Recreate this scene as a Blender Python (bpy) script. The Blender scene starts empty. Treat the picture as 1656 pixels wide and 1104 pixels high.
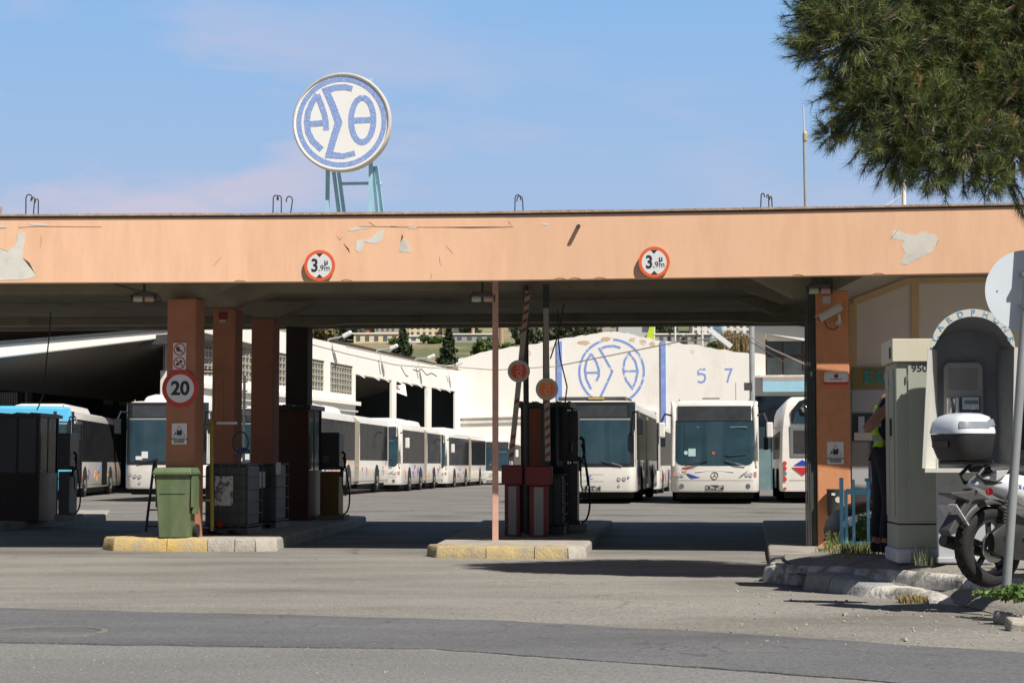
import bpy, math, random
from mathutils import Vector, Matrix, noise
R=math.radians; PI=math.pi
random.seed(7)
sc=bpy.context.scene; COL=sc.collection
# ---------------------------------------------------------------- camera maths
H0=1.26; FP=3000.0; PIT=math.atan(198/3000.0)
def ray(px,py):
    x=px-828.0; u=552.0-py
    return x, FP*math.cos(PIT)-u*math.sin(PIT), FP*math.sin(PIT)+u*math.cos(PIT)
def P(px,py,Y):
    x,f,z=ray(px,py); t=Y/f
    return Vector((x*t,Y,H0+z*t))
def G(px,py,z=0.0):
    x,f,zz=ray(px,py); t=(z-H0)/zz
    return Vector((x*t,f*t,z))
cam=bpy.data.cameras.new('camera'); co=bpy.data.objects.new('camera',cam); COL.objects.link(co)
co.location=(0,0,H0); co.rotation_euler=(PI/2+PIT,0,0)
cam.lens=36*FP/1656; cam.sensor_width=36; cam.clip_start=.2; cam.clip_end=6000
sc.camera=co
# ---------------------------------------------------------------- objects
def tag(o,label=None,cat=None,group=None,kind=None):
    if label: o['label']=label
    if cat: o['category']=cat
    if group: o['group']=group
    if kind: o['kind']=kind
    return o
def empty(name,loc=(0,0,0),rz=0,label=None,cat=None,group=None,kind=None):
    o=bpy.data.objects.new(name,None); COL.objects.link(o)
    o.location=loc; o.rotation_euler=(0,0,rz); o.empty_display_size=.1
    return tag(o,label,cat,group,kind)
def kids(o): return [c for c in bpy.data.objects if c.parent==o]
def copy_tree(o,parent=None):
    c=o.copy(); COL.objects.link(c); c.parent=parent
    for ch in kids(o): copy_tree(ch,c)
    return c
class MB:
    def __init__(s,xf=None): s.v=[];s.f=[];s.m=[];s.xf=xf;s.cm=0
    def add(s,vs,fs):
        b=len(s.v)
        if s.xf is not None: vs=[s.xf@Vector(p) for p in vs]
        s.v+= [tuple(p) for p in vs]
        s.f+= [tuple(b+i for i in f) for f in fs]; s.m+=[s.cm]*len(fs)
        return s
    def box(s,x0,x1,y0,y1,z0,z1,M=None):
        vs=[Vector((x,y,z)) for z in(z0,z1) for y in(y0,y1) for x in(x0,x1)]
        if M is not None: vs=[M@p for p in vs]
        return s.add(vs,[(0,2,3,1),(4,5,7,6),(0,1,5,4),(2,6,7,3),(0,4,6,2),(1,3,7,5)])
    def cb(s,c,d,rz=0,rx=0,ry=0):
        M=Matrix.Translation(Vector(c))@Matrix.Rotation(rz,4,'Z')@Matrix.Rotation(ry,4,'Y')@Matrix.Rotation(rx,4,'X')
        return s.box(-d[0]/2,d[0]/2,-d[1]/2,d[1]/2,-d[2]/2,d[2]/2,M)
    def bar(s,a,b,w,d=None):
        a=Vector(a);b=Vector(b);d=d or w
        q=(b-a).to_track_quat('Z','Y').to_matrix().to_4x4()
        return s.box(-w/2,w/2,-d/2,d/2,0,(b-a).length,Matrix.Translation(a)@q)
    def prism(s,poly,y0,y1,M=None):      # poly in x,z  extruded in y
        n=len(poly)
        a=sum(poly[i][0]*poly[(i+1)%n][1]-poly[(i+1)%n][0]*poly[i][1] for i in range(n))
        if a<0: poly=poly[::-1]
        vs=[Vector((p[0],y0,p[1])) for p in poly]+[Vector((p[0],y1,p[1])) for p in poly]
        if M is not None: vs=[M@p for p in vs]
        fs=[tuple(range(n)),tuple(range(2*n-1,n-1,-1))]+[(i,i+n,(i+1)%n+n,(i+1)%n) for i in range(n)]
        return s.add(vs,fs)
    def prismz(s,poly,z0,z1):            # poly in x,y ; z may be lists
        n=len(poly)
        a=sum(poly[i][0]*poly[(i+1)%n][1]-poly[(i+1)%n][0]*poly[i][1] for i in range(n))
        if a<0:
            poly=poly[::-1]
            if isinstance(z1,list): z1=z1[::-1]
        g=lambda z,i: z[i] if isinstance(z,list) else z
        vs=[(p[0],p[1],g(z0,i)) for i,p in enumerate(poly)]+[(p[0],p[1],g(z1,i)) for i,p in enumerate(poly)]
        fs=[tuple(range(n-1,-1,-1)),tuple(range(n,2*n))]+[(i,(i+1)%n,(i+1)%n+n,i+n) for i in range(n)]
        return s.add(vs,fs)
    def tube(s,pts,r,n=8,cap=True):
        pts=[Vector(p) for p in pts]; k=len(pts); vs=[];fs=[]
        up=None
        for i,p in enumerate(pts):
            t=(pts[min(i+1,k-1)]-pts[max(i-1,0)]).normalized()
            if up is None:
                up=Vector((0,0,1)) if abs(t.z)<.9 else Vector((1,0,0))
            sd=t.cross(up).normalized(); up=sd.cross(t).normalized()
            rr=r[i] if isinstance(r,(list,tuple)) else r
            for j in range(n):
                a=2*PI*j/n; vs.append(p+sd*math.cos(a)*rr+up*math.sin(a)*rr)
        for i in range(k-1):
            for j in range(n):
                a=i*n+j;b=i*n+(j+1)%n
                fs.append((a,b,b+n,a+n))
        if cap: fs+= [tuple(range(n-1,-1,-1)),tuple(range((k-1)*n,k*n))]
        return s.add(vs,fs)
    def lathe(s,prof,n=24,M=None,cap=True): # prof (r,z) about z
        vs=[];fs=[]
        for r,z in prof:
            for j in range(n):
                a=2*PI*j/n; vs.append(Vector((r*math.cos(a),r*math.sin(a),z)))
        if M is not None: vs=[M@p for p in vs]
        k=len(prof)
        for i in range(k-1):
            for j in range(n):
                a=i*n+j;b=i*n+(j+1)%n; fs.append((a,b,b+n,a+n))
        if cap: fs+= [tuple(range(n-1,-1,-1)),tuple(range((k-1)*n,k*n))]
        return s.add(vs,fs)
    def disc(s,c,r,t,n=32,axis='Y',r0=0):   # disc facing -Y with thickness t ; ring when r0
        M=Matrix.Translation(Vector(c))@{'Y':Matrix.Rotation(PI/2,4,'X'),'Z':Matrix.Identity(4),'X':Matrix.Rotation(PI/2,4,'Y')}[axis]
        if r0: return s.lathe([(r0,-t/2),(r,-t/2),(r,t/2),(r0,t/2),(r0,-t/2)],n,M,cap=False)
        return s.lathe([(r,-t/2),(r,t/2)],n,M)
    def ribbon(s,pts,w,y0,y1,M=None):      # stroke in x,z
        k=len(pts); L=[];Rr=[]
        for i,p in enumerate(pts):
            a=Vector(pts[max(i-1,0)]);b=Vector(pts[min(i+1,k-1)]);p=Vector(p)
            if 0<i<k-1:
                d1=(p-a).normalized();d2=(b-p).normalized();t=(d1+d2).normalized()
                c=max(.45,t.dot(d1))
            else: t=(b-a).normalized();c=1
            nn=Vector((-t.y,t.x))*(w[i] if isinstance(w,list) else w)/2/c
            L.append(p+nn);Rr.append(p-nn)
        for i in range(k-1):
            s.prism([tuple(Rr[i]),tuple(Rr[i+1]),tuple(L[i+1]),tuple(L[i])],y0,y1,M)
        return s
    def build(s,name,mat,parent=None,bevel=0,smooth=0,loc=None,rz=0,seg=2):
        me=bpy.data.meshes.new(name); me.from_pydata(s.v,[],s.f)
        for mm in (mat if isinstance(mat,list) else [mat]): me.materials.append(mm)
        if isinstance(mat,list): me.polygons.foreach_set('material_index',s.m)
        me.validate(); me.update()
        o=bpy.data.objects.new(name,me); COL.objects.link(o); o.parent=parent
        if loc is not None: o.location=loc; o.rotation_euler=(0,0,rz)
        if smooth:
            me.shade_smooth()
            try: me.set_sharp_from_angle(angle=R(smooth))
            except Exception: pass
        if bevel:
            b=o.modifiers.new('bevel','BEVEL'); b.width=bevel; b.segments=seg; b.limit_method='ANGLE'; b.angle_limit=R(40)
        return o
def arc(cx,cz,rx,rz,a0,a1,n=16): return [(cx+rx*math.cos(R(a0+(a1-a0)*i/n)),cz+rz*math.sin(R(a0+(a1-a0)*i/n))) for i in range(n+1)]
FONT={}
def text(s,size,mat,parent,loc,rx=PI/2,ry=0,rz=0,ext=.002,name='lettering',align='CENTER',bold=0,sx=1):
    cu=bpy.data.curves.new(name,'FONT'); cu.body=s; cu.size=size; cu.extrude=ext; cu.align_x=align; cu.align_y='CENTER'; cu.offset=bold
    ob=bpy.data.objects.new('t',cu); COL.objects.link(ob)
    bpy.context.view_layer.update()
    me=bpy.data.meshes.new_from_object(ob.evaluated_get(bpy.context.evaluated_depsgraph_get()))
    bpy.data.objects.remove(ob); me.name=name
    if sx!=1:
        for v in me.vertices: v.co.x*=sx
    me.materials.clear(); me.materials.append(mat)
    o=bpy.data.objects.new(name,me); COL.objects.link(o); o.parent=parent; o.location=loc; o.rotation_euler=(rx,ry,rz)
    return o
# ---------------------------------------------------------------- materials
def ramp(n,stops):
    cr=n.color_ramp
    while len(cr.elements)<len(stops): cr.elements.new(.5)
    for e,(p,c) in zip(cr.elements,stops): e.position=p; e.color=(*c,1) if len(c)==3 else c
MATS={}
def M(name,col,rough=.6,metal=0,var=.12,vs=2.5,bump=0,bs=60,dirt=None,dscale=1.2,dlo=.5,dhi=.7,stretch=None,coat=0,trans=0,spec=.5,emit=0,alpha=1):
    if name in MATS: return MATS[name]
    m=bpy.data.materials.new(name); m.use_nodes=True; nt=m.node_tree; N=nt.nodes; Lk=nt.links
    b=N['Principled BSDF']; b.inputs['Roughness'].default_value=rough; b.inputs['Metallic'].default_value=metal
    b.inputs['Specular IOR Level'].default_value=spec; b.inputs['Coat Weight'].default_value=coat; b.inputs['Coat Roughness'].default_value=.08
    b.inputs['Transmission Weight'].default_value=trans; b.inputs['Alpha'].default_value=alpha
    tc=N.new('ShaderNodeTexCoord'); src=tc.outputs['Object']
    if stretch:
        mp=N.new('ShaderNodeMapping'); mp.inputs['Scale'].default_value=stretch; Lk.new(src,mp.inputs[0]); src=mp.outputs[0]
    n1=N.new('ShaderNodeTexNoise'); n1.inputs['Scale'].default_value=vs; n1.inputs['Detail'].default_value=8; n1.inputs['Roughness'].default_value=.65
    Lk.new(src,n1.inputs['Vector'])
    r1=N.new('ShaderNodeValToRGB'); ramp(r1,[(.3,tuple(max(0,c*(1-var)) for c in col)),(.7,tuple(min(1,c*(1+var)) for c in col))]); Lk.new(n1.outputs[0],r1.inputs[0])
    out=r1.outputs[0]
    if dirt:
        n2=N.new('ShaderNodeTexNoise'); n2.inputs['Scale'].default_value=dscale; n2.inputs['Detail'].default_value=10; n2.inputs['Roughness'].default_value=.7
        Lk.new(src,n2.inputs['Vector'])
        r2=N.new('ShaderNodeValToRGB'); ramp(r2,[(dlo,(0,0,0)),(dhi,(1,1,1))]); Lk.new(n2.outputs[0],r2.inputs[0])
        mx=N.new('ShaderNodeMix'); mx.data_type='RGBA'; Lk.new(r2.outputs[0],mx.inputs[0]); Lk.new(out,mx.inputs[6]); mx.inputs[7].default_value=(*dirt,1)
        out=mx.outputs[2]
    Lk.new(out,b.inputs['Base Color'])
    if emit:
        Lk.new(out,b.inputs['Emission Color']); b.inputs['Emission Strength'].default_value=emit
    if bump:
        n3=N.new('ShaderNodeTexNoise'); n3.inputs['Scale'].default_value=bs; n3.inputs['Detail'].default_value=6; Lk.new(src,n3.inputs['Vector'])
        bp=N.new('ShaderNodeBump'); bp.inputs['Strength'].default_value=bump; bp.inputs['Distance'].default_value=.02; Lk.new(n3.outputs[0],bp.inputs['Height']); Lk.new(bp.outputs[0],b.inputs['Normal'])
    MATS[name]=m; return m
peach=M('peach_plaster',(.85,.53,.345),.85,var=.035,vs=1.6,bump=.07,bs=12,dirt=(.71,.42,.26),dscale=1.5,dlo=.46,dhi=.85,stretch=(1.6,1.6,.35))
bare=M('bare_render',(.70,.68,.62),.9,var=.12,vs=6,bump=.2,bs=60,dirt=(.50,.49,.42),dscale=3,dlo=.5,dhi=.7)
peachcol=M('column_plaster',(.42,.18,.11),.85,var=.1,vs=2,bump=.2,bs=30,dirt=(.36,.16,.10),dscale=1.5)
orange=M('orange_pier_plaster',(.62,.27,.13),.85,var=.1,vs=2,bump=.2,bs=30,dirt=(.5,.2,.1),dscale=1.8)
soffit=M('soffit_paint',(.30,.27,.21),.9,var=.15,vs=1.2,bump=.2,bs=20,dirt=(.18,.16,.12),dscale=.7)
conc=M('old_concrete',(.40,.37,.32),.95,var=.25,vs=5,bump=.7,bs=30,dirt=(.2,.19,.16),dscale=2.5,dlo=.52,dhi=.68)
kerbp=M('whitewashed_kerb',(.64,.61,.55),.95,var=.2,vs=6,bump=.8,bs=22,dirt=(.24,.22,.19),dscale=3.5,dlo=.48,dhi=.62)
yell=M('worn_yellow_paint',(.56,.39,.13),.85,var=.15,vs=6,bump=.6,bs=30,dirt=(.40,.34,.24),dscale=4,dlo=.46,dhi=.62)
yell2=M('faded_yellow_paint',(.47,.36,.17),.9,var=.2,vs=5,bump=.7,bs=30,dirt=(.33,.29,.22),dscale=4,dlo=.45,dhi=.6)
white=M('white_wall_paint',(.86,.83,.77),.9,var=.03,vs=.5,bump=.15,bs=6,dirt=(.66,.61,.52),dscale=.5,dlo=.52,dhi=.82,stretch=(1,1,.35))
buswhite=M('white_bus_paint',(.82,.79,.73),.3,var=.03,vs=1,coat=.3,dirt=(.62,.57,.49),dscale=1.0,dlo=.5,dhi=.8,stretch=(1,.6,2.2))
cap=M('lid_mortar',(.45,.33,.24),.95,var=.3,vs=8,bump=.6,bs=40)
blk=M('black_plastic',(.02,.02,.022),.45,var=.2,vs=5)
rub=M('tyre_rubber',(.014,.014,.014),.8,var=.3,vs=12,bump=.3,bs=60)
steel=M('brushed_steel',(.45,.45,.44),.35,metal=.8,var=.15,vs=4)
greym=M('grey_painted_metal',(.36,.38,.38),.5,var=.12,vs=3)
dkm=M('dark_metal',(.07,.07,.07),.5,metal=.3,var=.3,vs=4)
wht=M('sign_white',(.72,.73,.74),.45,var=.04,vs=3)
red=M('sign_red',(.55,.045,.03),.45,var=.08,vs=3)
orred=M('sign_orange_red',(.75,.13,.04),.4,var=.06,vs=3)
signblk=M('sign_black',(.02,.025,.035),.5,var=.1)
ltblue=M('light_blue_paint',(.34,.60,.74),.6,var=.08,vs=4,dirt=(.24,.42,.5),dscale=4,dlo=.6,dhi=.7)
fence_b=M('blue_railing_paint',(.15,.42,.60),.5,var=.1,vs=4)
brown=M('brown_panel',(.11,.055,.035),.6,var=.15,vs=2)
dkgreen=M('dark_green_metal',(.05,.07,.06),.5,var=.2,vs=3)
hglass=M('kiosk_glass',(.05,.09,.10),.06,var=.2,vs=2,spec=.4)
def glassmat(name,col,rough,bump,bs,stretch=None,**k): return M(name,col,rough,var=.25,vs=1.5,bump=bump,bs=bs,stretch=stretch,**k)
wglass=glassmat('windscreen_glass',(.03,.065,.085),.05,.05,1.2)
sglass=glassmat('side_window_glass',(.022,.023,.025),.10,.5,1.6,(1,.6,1),spec=0,coat=.18)
def bluepaint(name,c1,c2,lo,hi,scale):
    m=M(name,c1,.75,var=.06,vs=3,dirt=c2,dscale=scale,dlo=lo,dhi=hi); return m
wallblue=bluepaint('worn_blue_wall_paint',(.22,.33,.68),(.78,.76,.72),.56,.60,2.2)
signblue=bluepaint('worn_blue_sign_paint',(.19,.31,.66),(.42,.51,.74),.46,.60,40)
# ---------------------------------------------------------------- world, sun
SA=R(40); SE=R(50.5)
w=bpy.data.worlds.new('World'); sc.world=w; w.use_nodes=True; nt=w.node_tree; N=nt.nodes; Lk=nt.links
bg=N['Background']; sky=N.new('ShaderNodeTexSky'); sky.sky_type='NISHITA'; sky.sun_disc=False
sky.sun_elevation=SE; sky.sun_rotation=PI-SA; sky.altitude=50; sky.air_density=1.0; sky.dust_density=.6; sky.ozone_density=2.0
tc=N.new('ShaderNodeTexCoord')
mp=N.new('ShaderNodeMapping'); mp.inputs['Scale'].default_value=(1,1,1.0); mp.inputs['Location'].default_value=(0,0,.10); Lk.new(tc.outputs['Generated'],mp.inputs[0])
Lk.new(mp.outputs[0],sky.inputs[0])
mp2=N.new('ShaderNodeMapping'); mp2.inputs['Scale'].default_value=(5,5,17); mp2.inputs['Location'].default_value=(2.3,.4,.35); Lk.new(tc.outputs['Generated'],mp2.inputs[0])
nz=N.new('ShaderNodeTexNoise'); nz.inputs['Scale'].default_value=1.1; nz.inputs['Detail'].default_value=9; nz.inputs['Roughness'].default_value=.55; Lk.new(mp2.outputs[0],nz.inputs[0])
cr=N.new('ShaderNodeValToRGB'); ramp(cr,[(.475,(0,0,0)),(.60,(.85,.85,.85))]); Lk.new(nz.outputs[0],cr.inputs[0])
lx=N.new('ShaderNodeMapRange')
sep=N.new('ShaderNodeSeparateXYZ'); Lk.new(tc.outputs['Generated'],sep.inputs[0])
mr=N.new('ShaderNodeMapRange'); mr.inputs['From Min'].default_value=.27; mr.inputs['From Max'].default_value=.18; Lk.new(sep.outputs[2],mr.inputs[0])
lx.inputs['From Min'].default_value=.02; lx.inputs['From Max'].default_value=-.16; lx.inputs['To Min'].default_value=.25; Lk.new(sep.outputs[0],lx.inputs[0])
m0=N.new('ShaderNodeMath'); m0.operation='MULTIPLY'; Lk.new(cr.outputs[0],m0.inputs[0]); Lk.new(lx.outputs[0],m0.inputs[1])
mu=N.new('ShaderNodeMath'); mu.operation='MULTIPLY'; Lk.new(m0.outputs[0],mu.inputs[0]); Lk.new(mr.outputs[0],mu.inputs[1])
# thin lilac veil low in the sky
mr2=N.new('ShaderNodeMapRange'); mr2.inputs['From Min'].default_value=.60; mr2.inputs['From Max'].default_value=.30; mr2.inputs['To Max'].default_value=1; Lk.new(sep.outputs[2],mr2.inputs[0])
my=N.new('ShaderNodeMapRange'); my.inputs['From Min'].default_value=.15; my.inputs['From Max'].default_value=.75; Lk.new(sep.outputs[1],my.inputs[0])
mm=N.new('ShaderNodeMath'); mm.operation='MULTIPLY'; Lk.new(mr2.outputs[0],mm.inputs[0]); Lk.new(my.outputs[0],mm.inputs[1])
mx0=N.new('ShaderNodeMix'); mx0.data_type='RGBA'; Lk.new(mm.outputs[0],mx0.inputs[0])
dimm=N.new('ShaderNodeMix'); dimm.data_type='RGBA'; dimm.blend_type='MULTIPLY'; dimm.inputs[0].default_value=1; Lk.new(sky.outputs[0],dimm.inputs[6]); dimm.inputs[7].default_value=(.62,.62,.66,1)
Lk.new(dimm.outputs[2],mx0.inputs[6])
vr=N.new('ShaderNodeMapRange'); vr.inputs['From Min'].default_value=.10; vr.inputs['From Max'].default_value=.25; Lk.new(sep.outputs[2],vr.inputs[0])
vc=N.new('ShaderNodeMix'); vc.data_type='RGBA'; Lk.new(vr.outputs[0],vc.inputs[0]); vc.inputs[6].default_value=(7.5,9.6,13.3,1); vc.inputs[7].default_value=(4.7,8.7,14.6,1); Lk.new(vc.outputs[2],mx0.inputs[7])
mx=N.new('ShaderNodeMix'); mx.data_type='RGBA'; Lk.new(mu.outputs[0],mx.inputs[0]); Lk.new(mx0.outputs[2],mx.inputs[6]); mx.inputs[7].default_value=(10.8,10.2,12.6,1)
Lk.new(mx.outputs[2],bg.inputs[0]); bg.inputs[1].default_value=.045
sun=bpy.data.lights.new('sun','SUN'); so=bpy.data.objects.new('sun',sun); COL.objects.link(so)
sun.energy=4.7; sun.angle=R(.5); sun.color=(1,.945,.86)
sd=Vector((-math.sin(SA)*math.cos(SE),math.cos(SA)*math.cos(SE),-math.sin(SE)))
so.rotation_euler=sd.to_track_quat('-Z','Y').to_euler(); so.location=(20,-20,40)
sc.view_settings.view_transform='Standard'; sc.view_settings.look='None'; sc.view_settings.exposure=.32; sc.view_settings.gamma=1
sc.render.engine='CYCLES'
# ---------------------------------------------------------------- ground
def lerp(a,b,t): return a+(b-a)*t
def cl(t): return max(0,min(1,t))
def gz(x,y):
    if y<15: return .12
    if y<25: return lerp(.12,0,(y-15)/10)
    if y<42: return 0
    if y<56: return lerp(0,.13,(y-42)/14)
    if y<120: return lerp(.13,0,(y-56)/64)
    return 0
asph=M('worn_asphalt',(.235,.223,.203),.95,var=.16,vs=.9,bump=.5,bs=45,dirt=(.29,.27,.235),dscale=.5,dlo=.42,dhi=.68,stretch=(.45,1,1))
asph_n=asph.node_tree
# fine aggregate speckle
def speck(m,scale=90,amt=.35):
    nt=m.node_tree;N=nt.nodes;L=nt.links;b=N['Principled BSDF']
    old=b.inputs['Base Color'].links[0].from_socket
    tc=N.new('ShaderNodeTexCoord'); v=N.new('ShaderNodeTexNoise'); v.inputs['Scale'].default_value=scale; v.inputs['Detail'].default_value=3; L.new(tc.outputs['Object'],v.inputs[0])
    r=N.new('ShaderNodeValToRGB'); ramp(r,[(.35,(1-amt,)*3),(.65,(1+amt*.8,)*3)]); L.new(v.outputs[0],r.inputs[0])
    mu=N.new('ShaderNodeMix'); mu.data_type='RGBA'; mu.blend_type='MULTIPLY'; mu.inputs[0].default_value=1; L.new(old,mu.inputs[6]); L.new(r.outputs[0],mu.inputs[7]); L.new(mu.outputs[2],b.inputs['Base Color'])
speck(asph,45,.28)
def wear(m,stain=(.55,),cscale=.55,amt=.75):
    # cracks and long tyre-worn stains of the paving itself
    nt=m.node_tree;N=nt.nodes;L=nt.links;b=N['Principled BSDF']; old=b.inputs['Base Color'].links[0].from_socket
    tc=N.new('ShaderNodeTexCoord'); nn=N.new('ShaderNodeTexNoise'); nn.inputs['Scale'].default_value=1.3; nn.inputs['Detail'].default_value=6; L.new(tc.outputs['Object'],nn.inputs[0])
    ad=N.new('ShaderNodeMix'); ad.data_type='RGBA'; ad.blend_type='ADD'; ad.inputs[0].default_value=1; L.new(tc.outputs['Object'],ad.inputs[6]); L.new(nn.outputs[1],ad.inputs[7])
    v=N.new('ShaderNodeTexVoronoi'); v.feature='DISTANCE_TO_EDGE'; v.inputs['Scale'].default_value=cscale; L.new(ad.outputs[2],v.inputs['Vector'])
    r=N.new('ShaderNodeValToRGB'); ramp(r,[(0,(0,0,0)),(.009,(1,1,1))]); L.new(v.outputs['Distance'],r.inputs[0])
    n2=N.new('ShaderNodeTexNoise'); n2.inputs['Scale'].default_value=.5; L.new(tc.outputs['Object'],n2.inputs[0])
    r2=N.new('ShaderNodeValToRGB'); ramp(r2,[(.50,(1,1,1)),(.60,(0,0,0))]); L.new(n2.outputs[0],r2.inputs[0])
    mxx=N.new('ShaderNodeMath'); mxx.operation='MAXIMUM'; L.new(r.outputs[0],mxx.inputs[0]); L.new(r2.outputs[0],mxx.inputs[1])
    mp=N.new('ShaderNodeMapping'); mp.inputs['Scale'].default_value=(.3,.7,1); mp.inputs['Rotation'].default_value=(0,0,.12); L.new(tc.outputs['Object'],mp.inputs[0])
    n3=N.new('ShaderNodeTexNoise'); n3.inputs['Scale'].default_value=.9; n3.inputs['Detail'].default_value=7; n3.inputs['Roughness'].default_value=.6; L.new(mp.outputs[0],n3.inputs[0])
    r3=N.new('ShaderNodeValToRGB'); ramp(r3,[(.32,(amt,amt*.98,amt*.96)),(.52,(1,1,1)),(.70,(1.08,1.075,1.07))]); L.new(n3.outputs[0],r3.inputs[0])
    mr_=N.new('ShaderNodeMapRange'); mr_.inputs['To Min'].default_value=.55; L.new(mxx.outputs[0],mr_.inputs[0])
    a=N.new('ShaderNodeMix'); a.data_type='RGBA'; a.blend_type='MULTIPLY'; a.inputs[0].default_value=1; L.new(old,a.inputs[6]); L.new(r3.outputs[0],a.inputs[7])
    c=N.new('ShaderNodeMix'); c.data_type='RGBA'; c.blend_type='MULTIPLY'; c.inputs[0].default_value=1; L.new(a.outputs[2],c.inputs[6]); L.new(mr_.outputs[0],c.inputs[7]); L.new(c.outputs[2],b.inputs['Base Color'])
wear(asph)
road=M('road_asphalt',(.135,.136,.142),.9,var=.12,vs=1.0,bump=.5,bs=45,stretch=(.4,1,1),dirt=(.165,.163,.16),dscale=1.2); speck(road,50,.25); wear(road,cscale=.8,amt=.8)
yardm=M('yard_asphalt',(.20,.19,.172),.95,var=.12,vs=.25,bump=.2,bs=20,dirt=(.10,.095,.085),dscale=.35,dlo=.58,dhi=.75,stretch=(.5,1,1)); speck(yardm,12,.12); wear(yardm,cscale=.16,amt=.6)
stain=M('oil_darkened_asphalt',(.10,.095,.085),.8,var=.3,vs=1.5,bump=.3,bs=30)
ys=[-60,-20,0,5,8,10,12,13,14,15,16,17,18,19,20,21,22,23,24,25,26]; 
lane=M('lane_asphalt',(.20,.197,.19),.92,var=.12,vs=.8,bump=.5,bs=45,dirt=(.215,.21,.20),dscale=.6,stretch=(.3,1,1)); speck(lane,50,.28)
def sheet(name,xs,ys,mat,off=0,kind='structure',f=gz,jit=0):
    b=MB(); vs=[];nx=len(xs)
    for y in ys:
        for x in xs: vs.append((x,y,f(x,y)+off+(noise.noise(Vector((x*1.3,y*1.3,0)))*jit if jit else 0)))
    fs=[(i*nx+j,i*nx+j+1,(i+1)*nx+j+1,(i+1)*nx+j) for i in range(len(ys)-1) for j in range(nx-1)]
    b.add(vs,fs); return tag(b.build(name,mat,smooth=60),kind=kind)
sheet('ground',[-400,-60,-20,-10]+[-8+.8*i for i in range(21)]+[10,20,60,400],ys[:3]+[5+.5*i for i in range(43)],asph,jit=.004)
sheet('yard_pavement',[-400,-60,-20,-10,-5,0,5,10,20,60,400],[26,30,36,42,46,50,56,70,90,120,160,400,3000],yardm)
# darker road strip laid over the apron
def strip(name,edge_a,edge_b,mat,off=.006,n=90):
    b=MB(); vs=[]
    for i in range(n+1):
        t=i/n
        for e in (edge_a,edge_b):
            k=t*(len(e)-1); j=min(int(k),len(e)-2); p=e[j].lerp(e[j+1],k-j)
            wob=.0
            vs.append((p.x,p.y,gz(p.x,p.y)+off))
    m=4; V2=[];F2=[]
    for i in range(n+1):
        a=Vector(vs[2*i]);c=Vector(vs[2*i+1])
        for j in range(-1,m+2):
            p=a.lerp(c,cl(j/m)); jj=max(0,min(m,j))
            if jj in(0,m): p.y+=noise.noise(Vector((p.x*3,jj,1)))*.06+noise.noise(Vector((p.x*11,jj,4)))*.03
            if j in(-1,m+1): p.y+=(-.004 if (j<0)==(a.y<c.y) else .004)
            V2.append((p.x,p.y,gz(p.x,p.y)+off+noise.noise(Vector((p.x*1.3,p.y*1.3,0)))*.004-(.03 if j in(-1,m+1) else 0)))
    for i in range(n):
        for j in range(m+2):
            q=i*(m+3)+j; F2.append((q,q+1,q+m+4,q+m+3))
    b.add(V2,F2); return tag(b.build(name,mat,smooth=60),kind='structure')
strip('road',[G(-300,1030,.12),G(0,1040,.12),G(700,1050,.12),G(1200,1085,.12),G(1700,1125,.12)],[G(-300,976,.12),G(0,984,.12),G(800,1004,.12),G(1200,1026,.12),G(1700,1059,.12)],road,.008)
strip('road_shoulder',[G(-300,1400,.12),G(0,1400,.12),G(700,1400,.12),G(1200,1400,.12),G(1700,1400,.12)],[G(-300,1032,.12),G(0,1042,.12),G(700,1052,.12),G(1200,1087,.12),G(1700,1127,.12)],lane,.004)
# manhole cover
mh=empty('manhole_cover',(G(70,1023,.12).x,G(70,1023,.12).y,.124),0,'round worn manhole cover set in the dark road strip at lower left','manhole cover')
MB().disc((0,0,0),.36,.012,40,'Z').build('cover_plate',road,mh)
MB().disc((0,0,.001),.43,.012,40,'Z',.385).build('concrete_collar',M('collar_mortar',(.19,.18,.16),.95,var=.25,vs=8,bump=.5),mh)
# ---------------------------------------------------------------- canopy
FY=[(-600,26.3),(0,25.95),(400,25.85),(800,25.6),(1200,25.1),(1656,24.5),(2300,23.7)]
def interp(tab,x):
    for (a,ya),(b,yb) in zip(tab,tab[1:]):
        if x<=b or (b,yb)==tab[-1]: 
            t=(x-a)/(b-a); return ya+(yb-ya)*t
def Fp(px,py,off=0):               # point on the fascia face seen at a pixel
    p=P(px,py,interp(FY,px)); p.y-=off; return p
can=empty('entrance_canopy',(0,25.6,0),0,'long flat peach plastered concrete canopy over the depot entrance','canopy')
CO=Vector((0,25.6,0))
TI=Matrix.Translation(-CO)
pxs=list(range(-500,2201,60))
bot=[(-600,458),(0,457),(400,455.5),(800,453),(1200,447.5),(1656,440),(2300,429)]
top=[(-600,350.5),(0,350),(400,348.5),(800,345.5),(1200,340),(1656,331.5),(2300,318)]
b=MB(TI); vs=[]
for x in pxs:
    a=Fp(x,interp(bot,x)); c=Fp(x,interp(top,x)); c.x=a.x; c.y=a.y
    for dy,z in ((0,a.z),(0,c.z),(.18,c.z),(.18,a.z)): vs.append(Vector((a.x,a.y+dy,z)))
fs=[]
for i in range(len(pxs)-1):
    for j in range(4): q=i*4; fs.append((q+j,q+4+j,q+4+(j+1)%4,q+(j+1)%4))
fs+=[(0,1,2,3),tuple(len(pxs)*4-k for k in(1,2,3,4))]
b.add(vs,fs); b.build('fascia',peach,can)
b=MB(TI); vs=[]
for i,x in enumerate(pxs*1):
    c=Fp(x,interp(top,x)); 
    for dy,dz in ((-.035,.001),(-.035,.03),(.24,.03),(.24,.001)): vs.append(Vector((c.x,c.y+dy,c.z+dz+random.uniform(-.006,.006)*(dz>.01))))
b.add(vs,fs); b.build('coping',cap,can)
b=MB(TI); vs=[]
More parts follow.
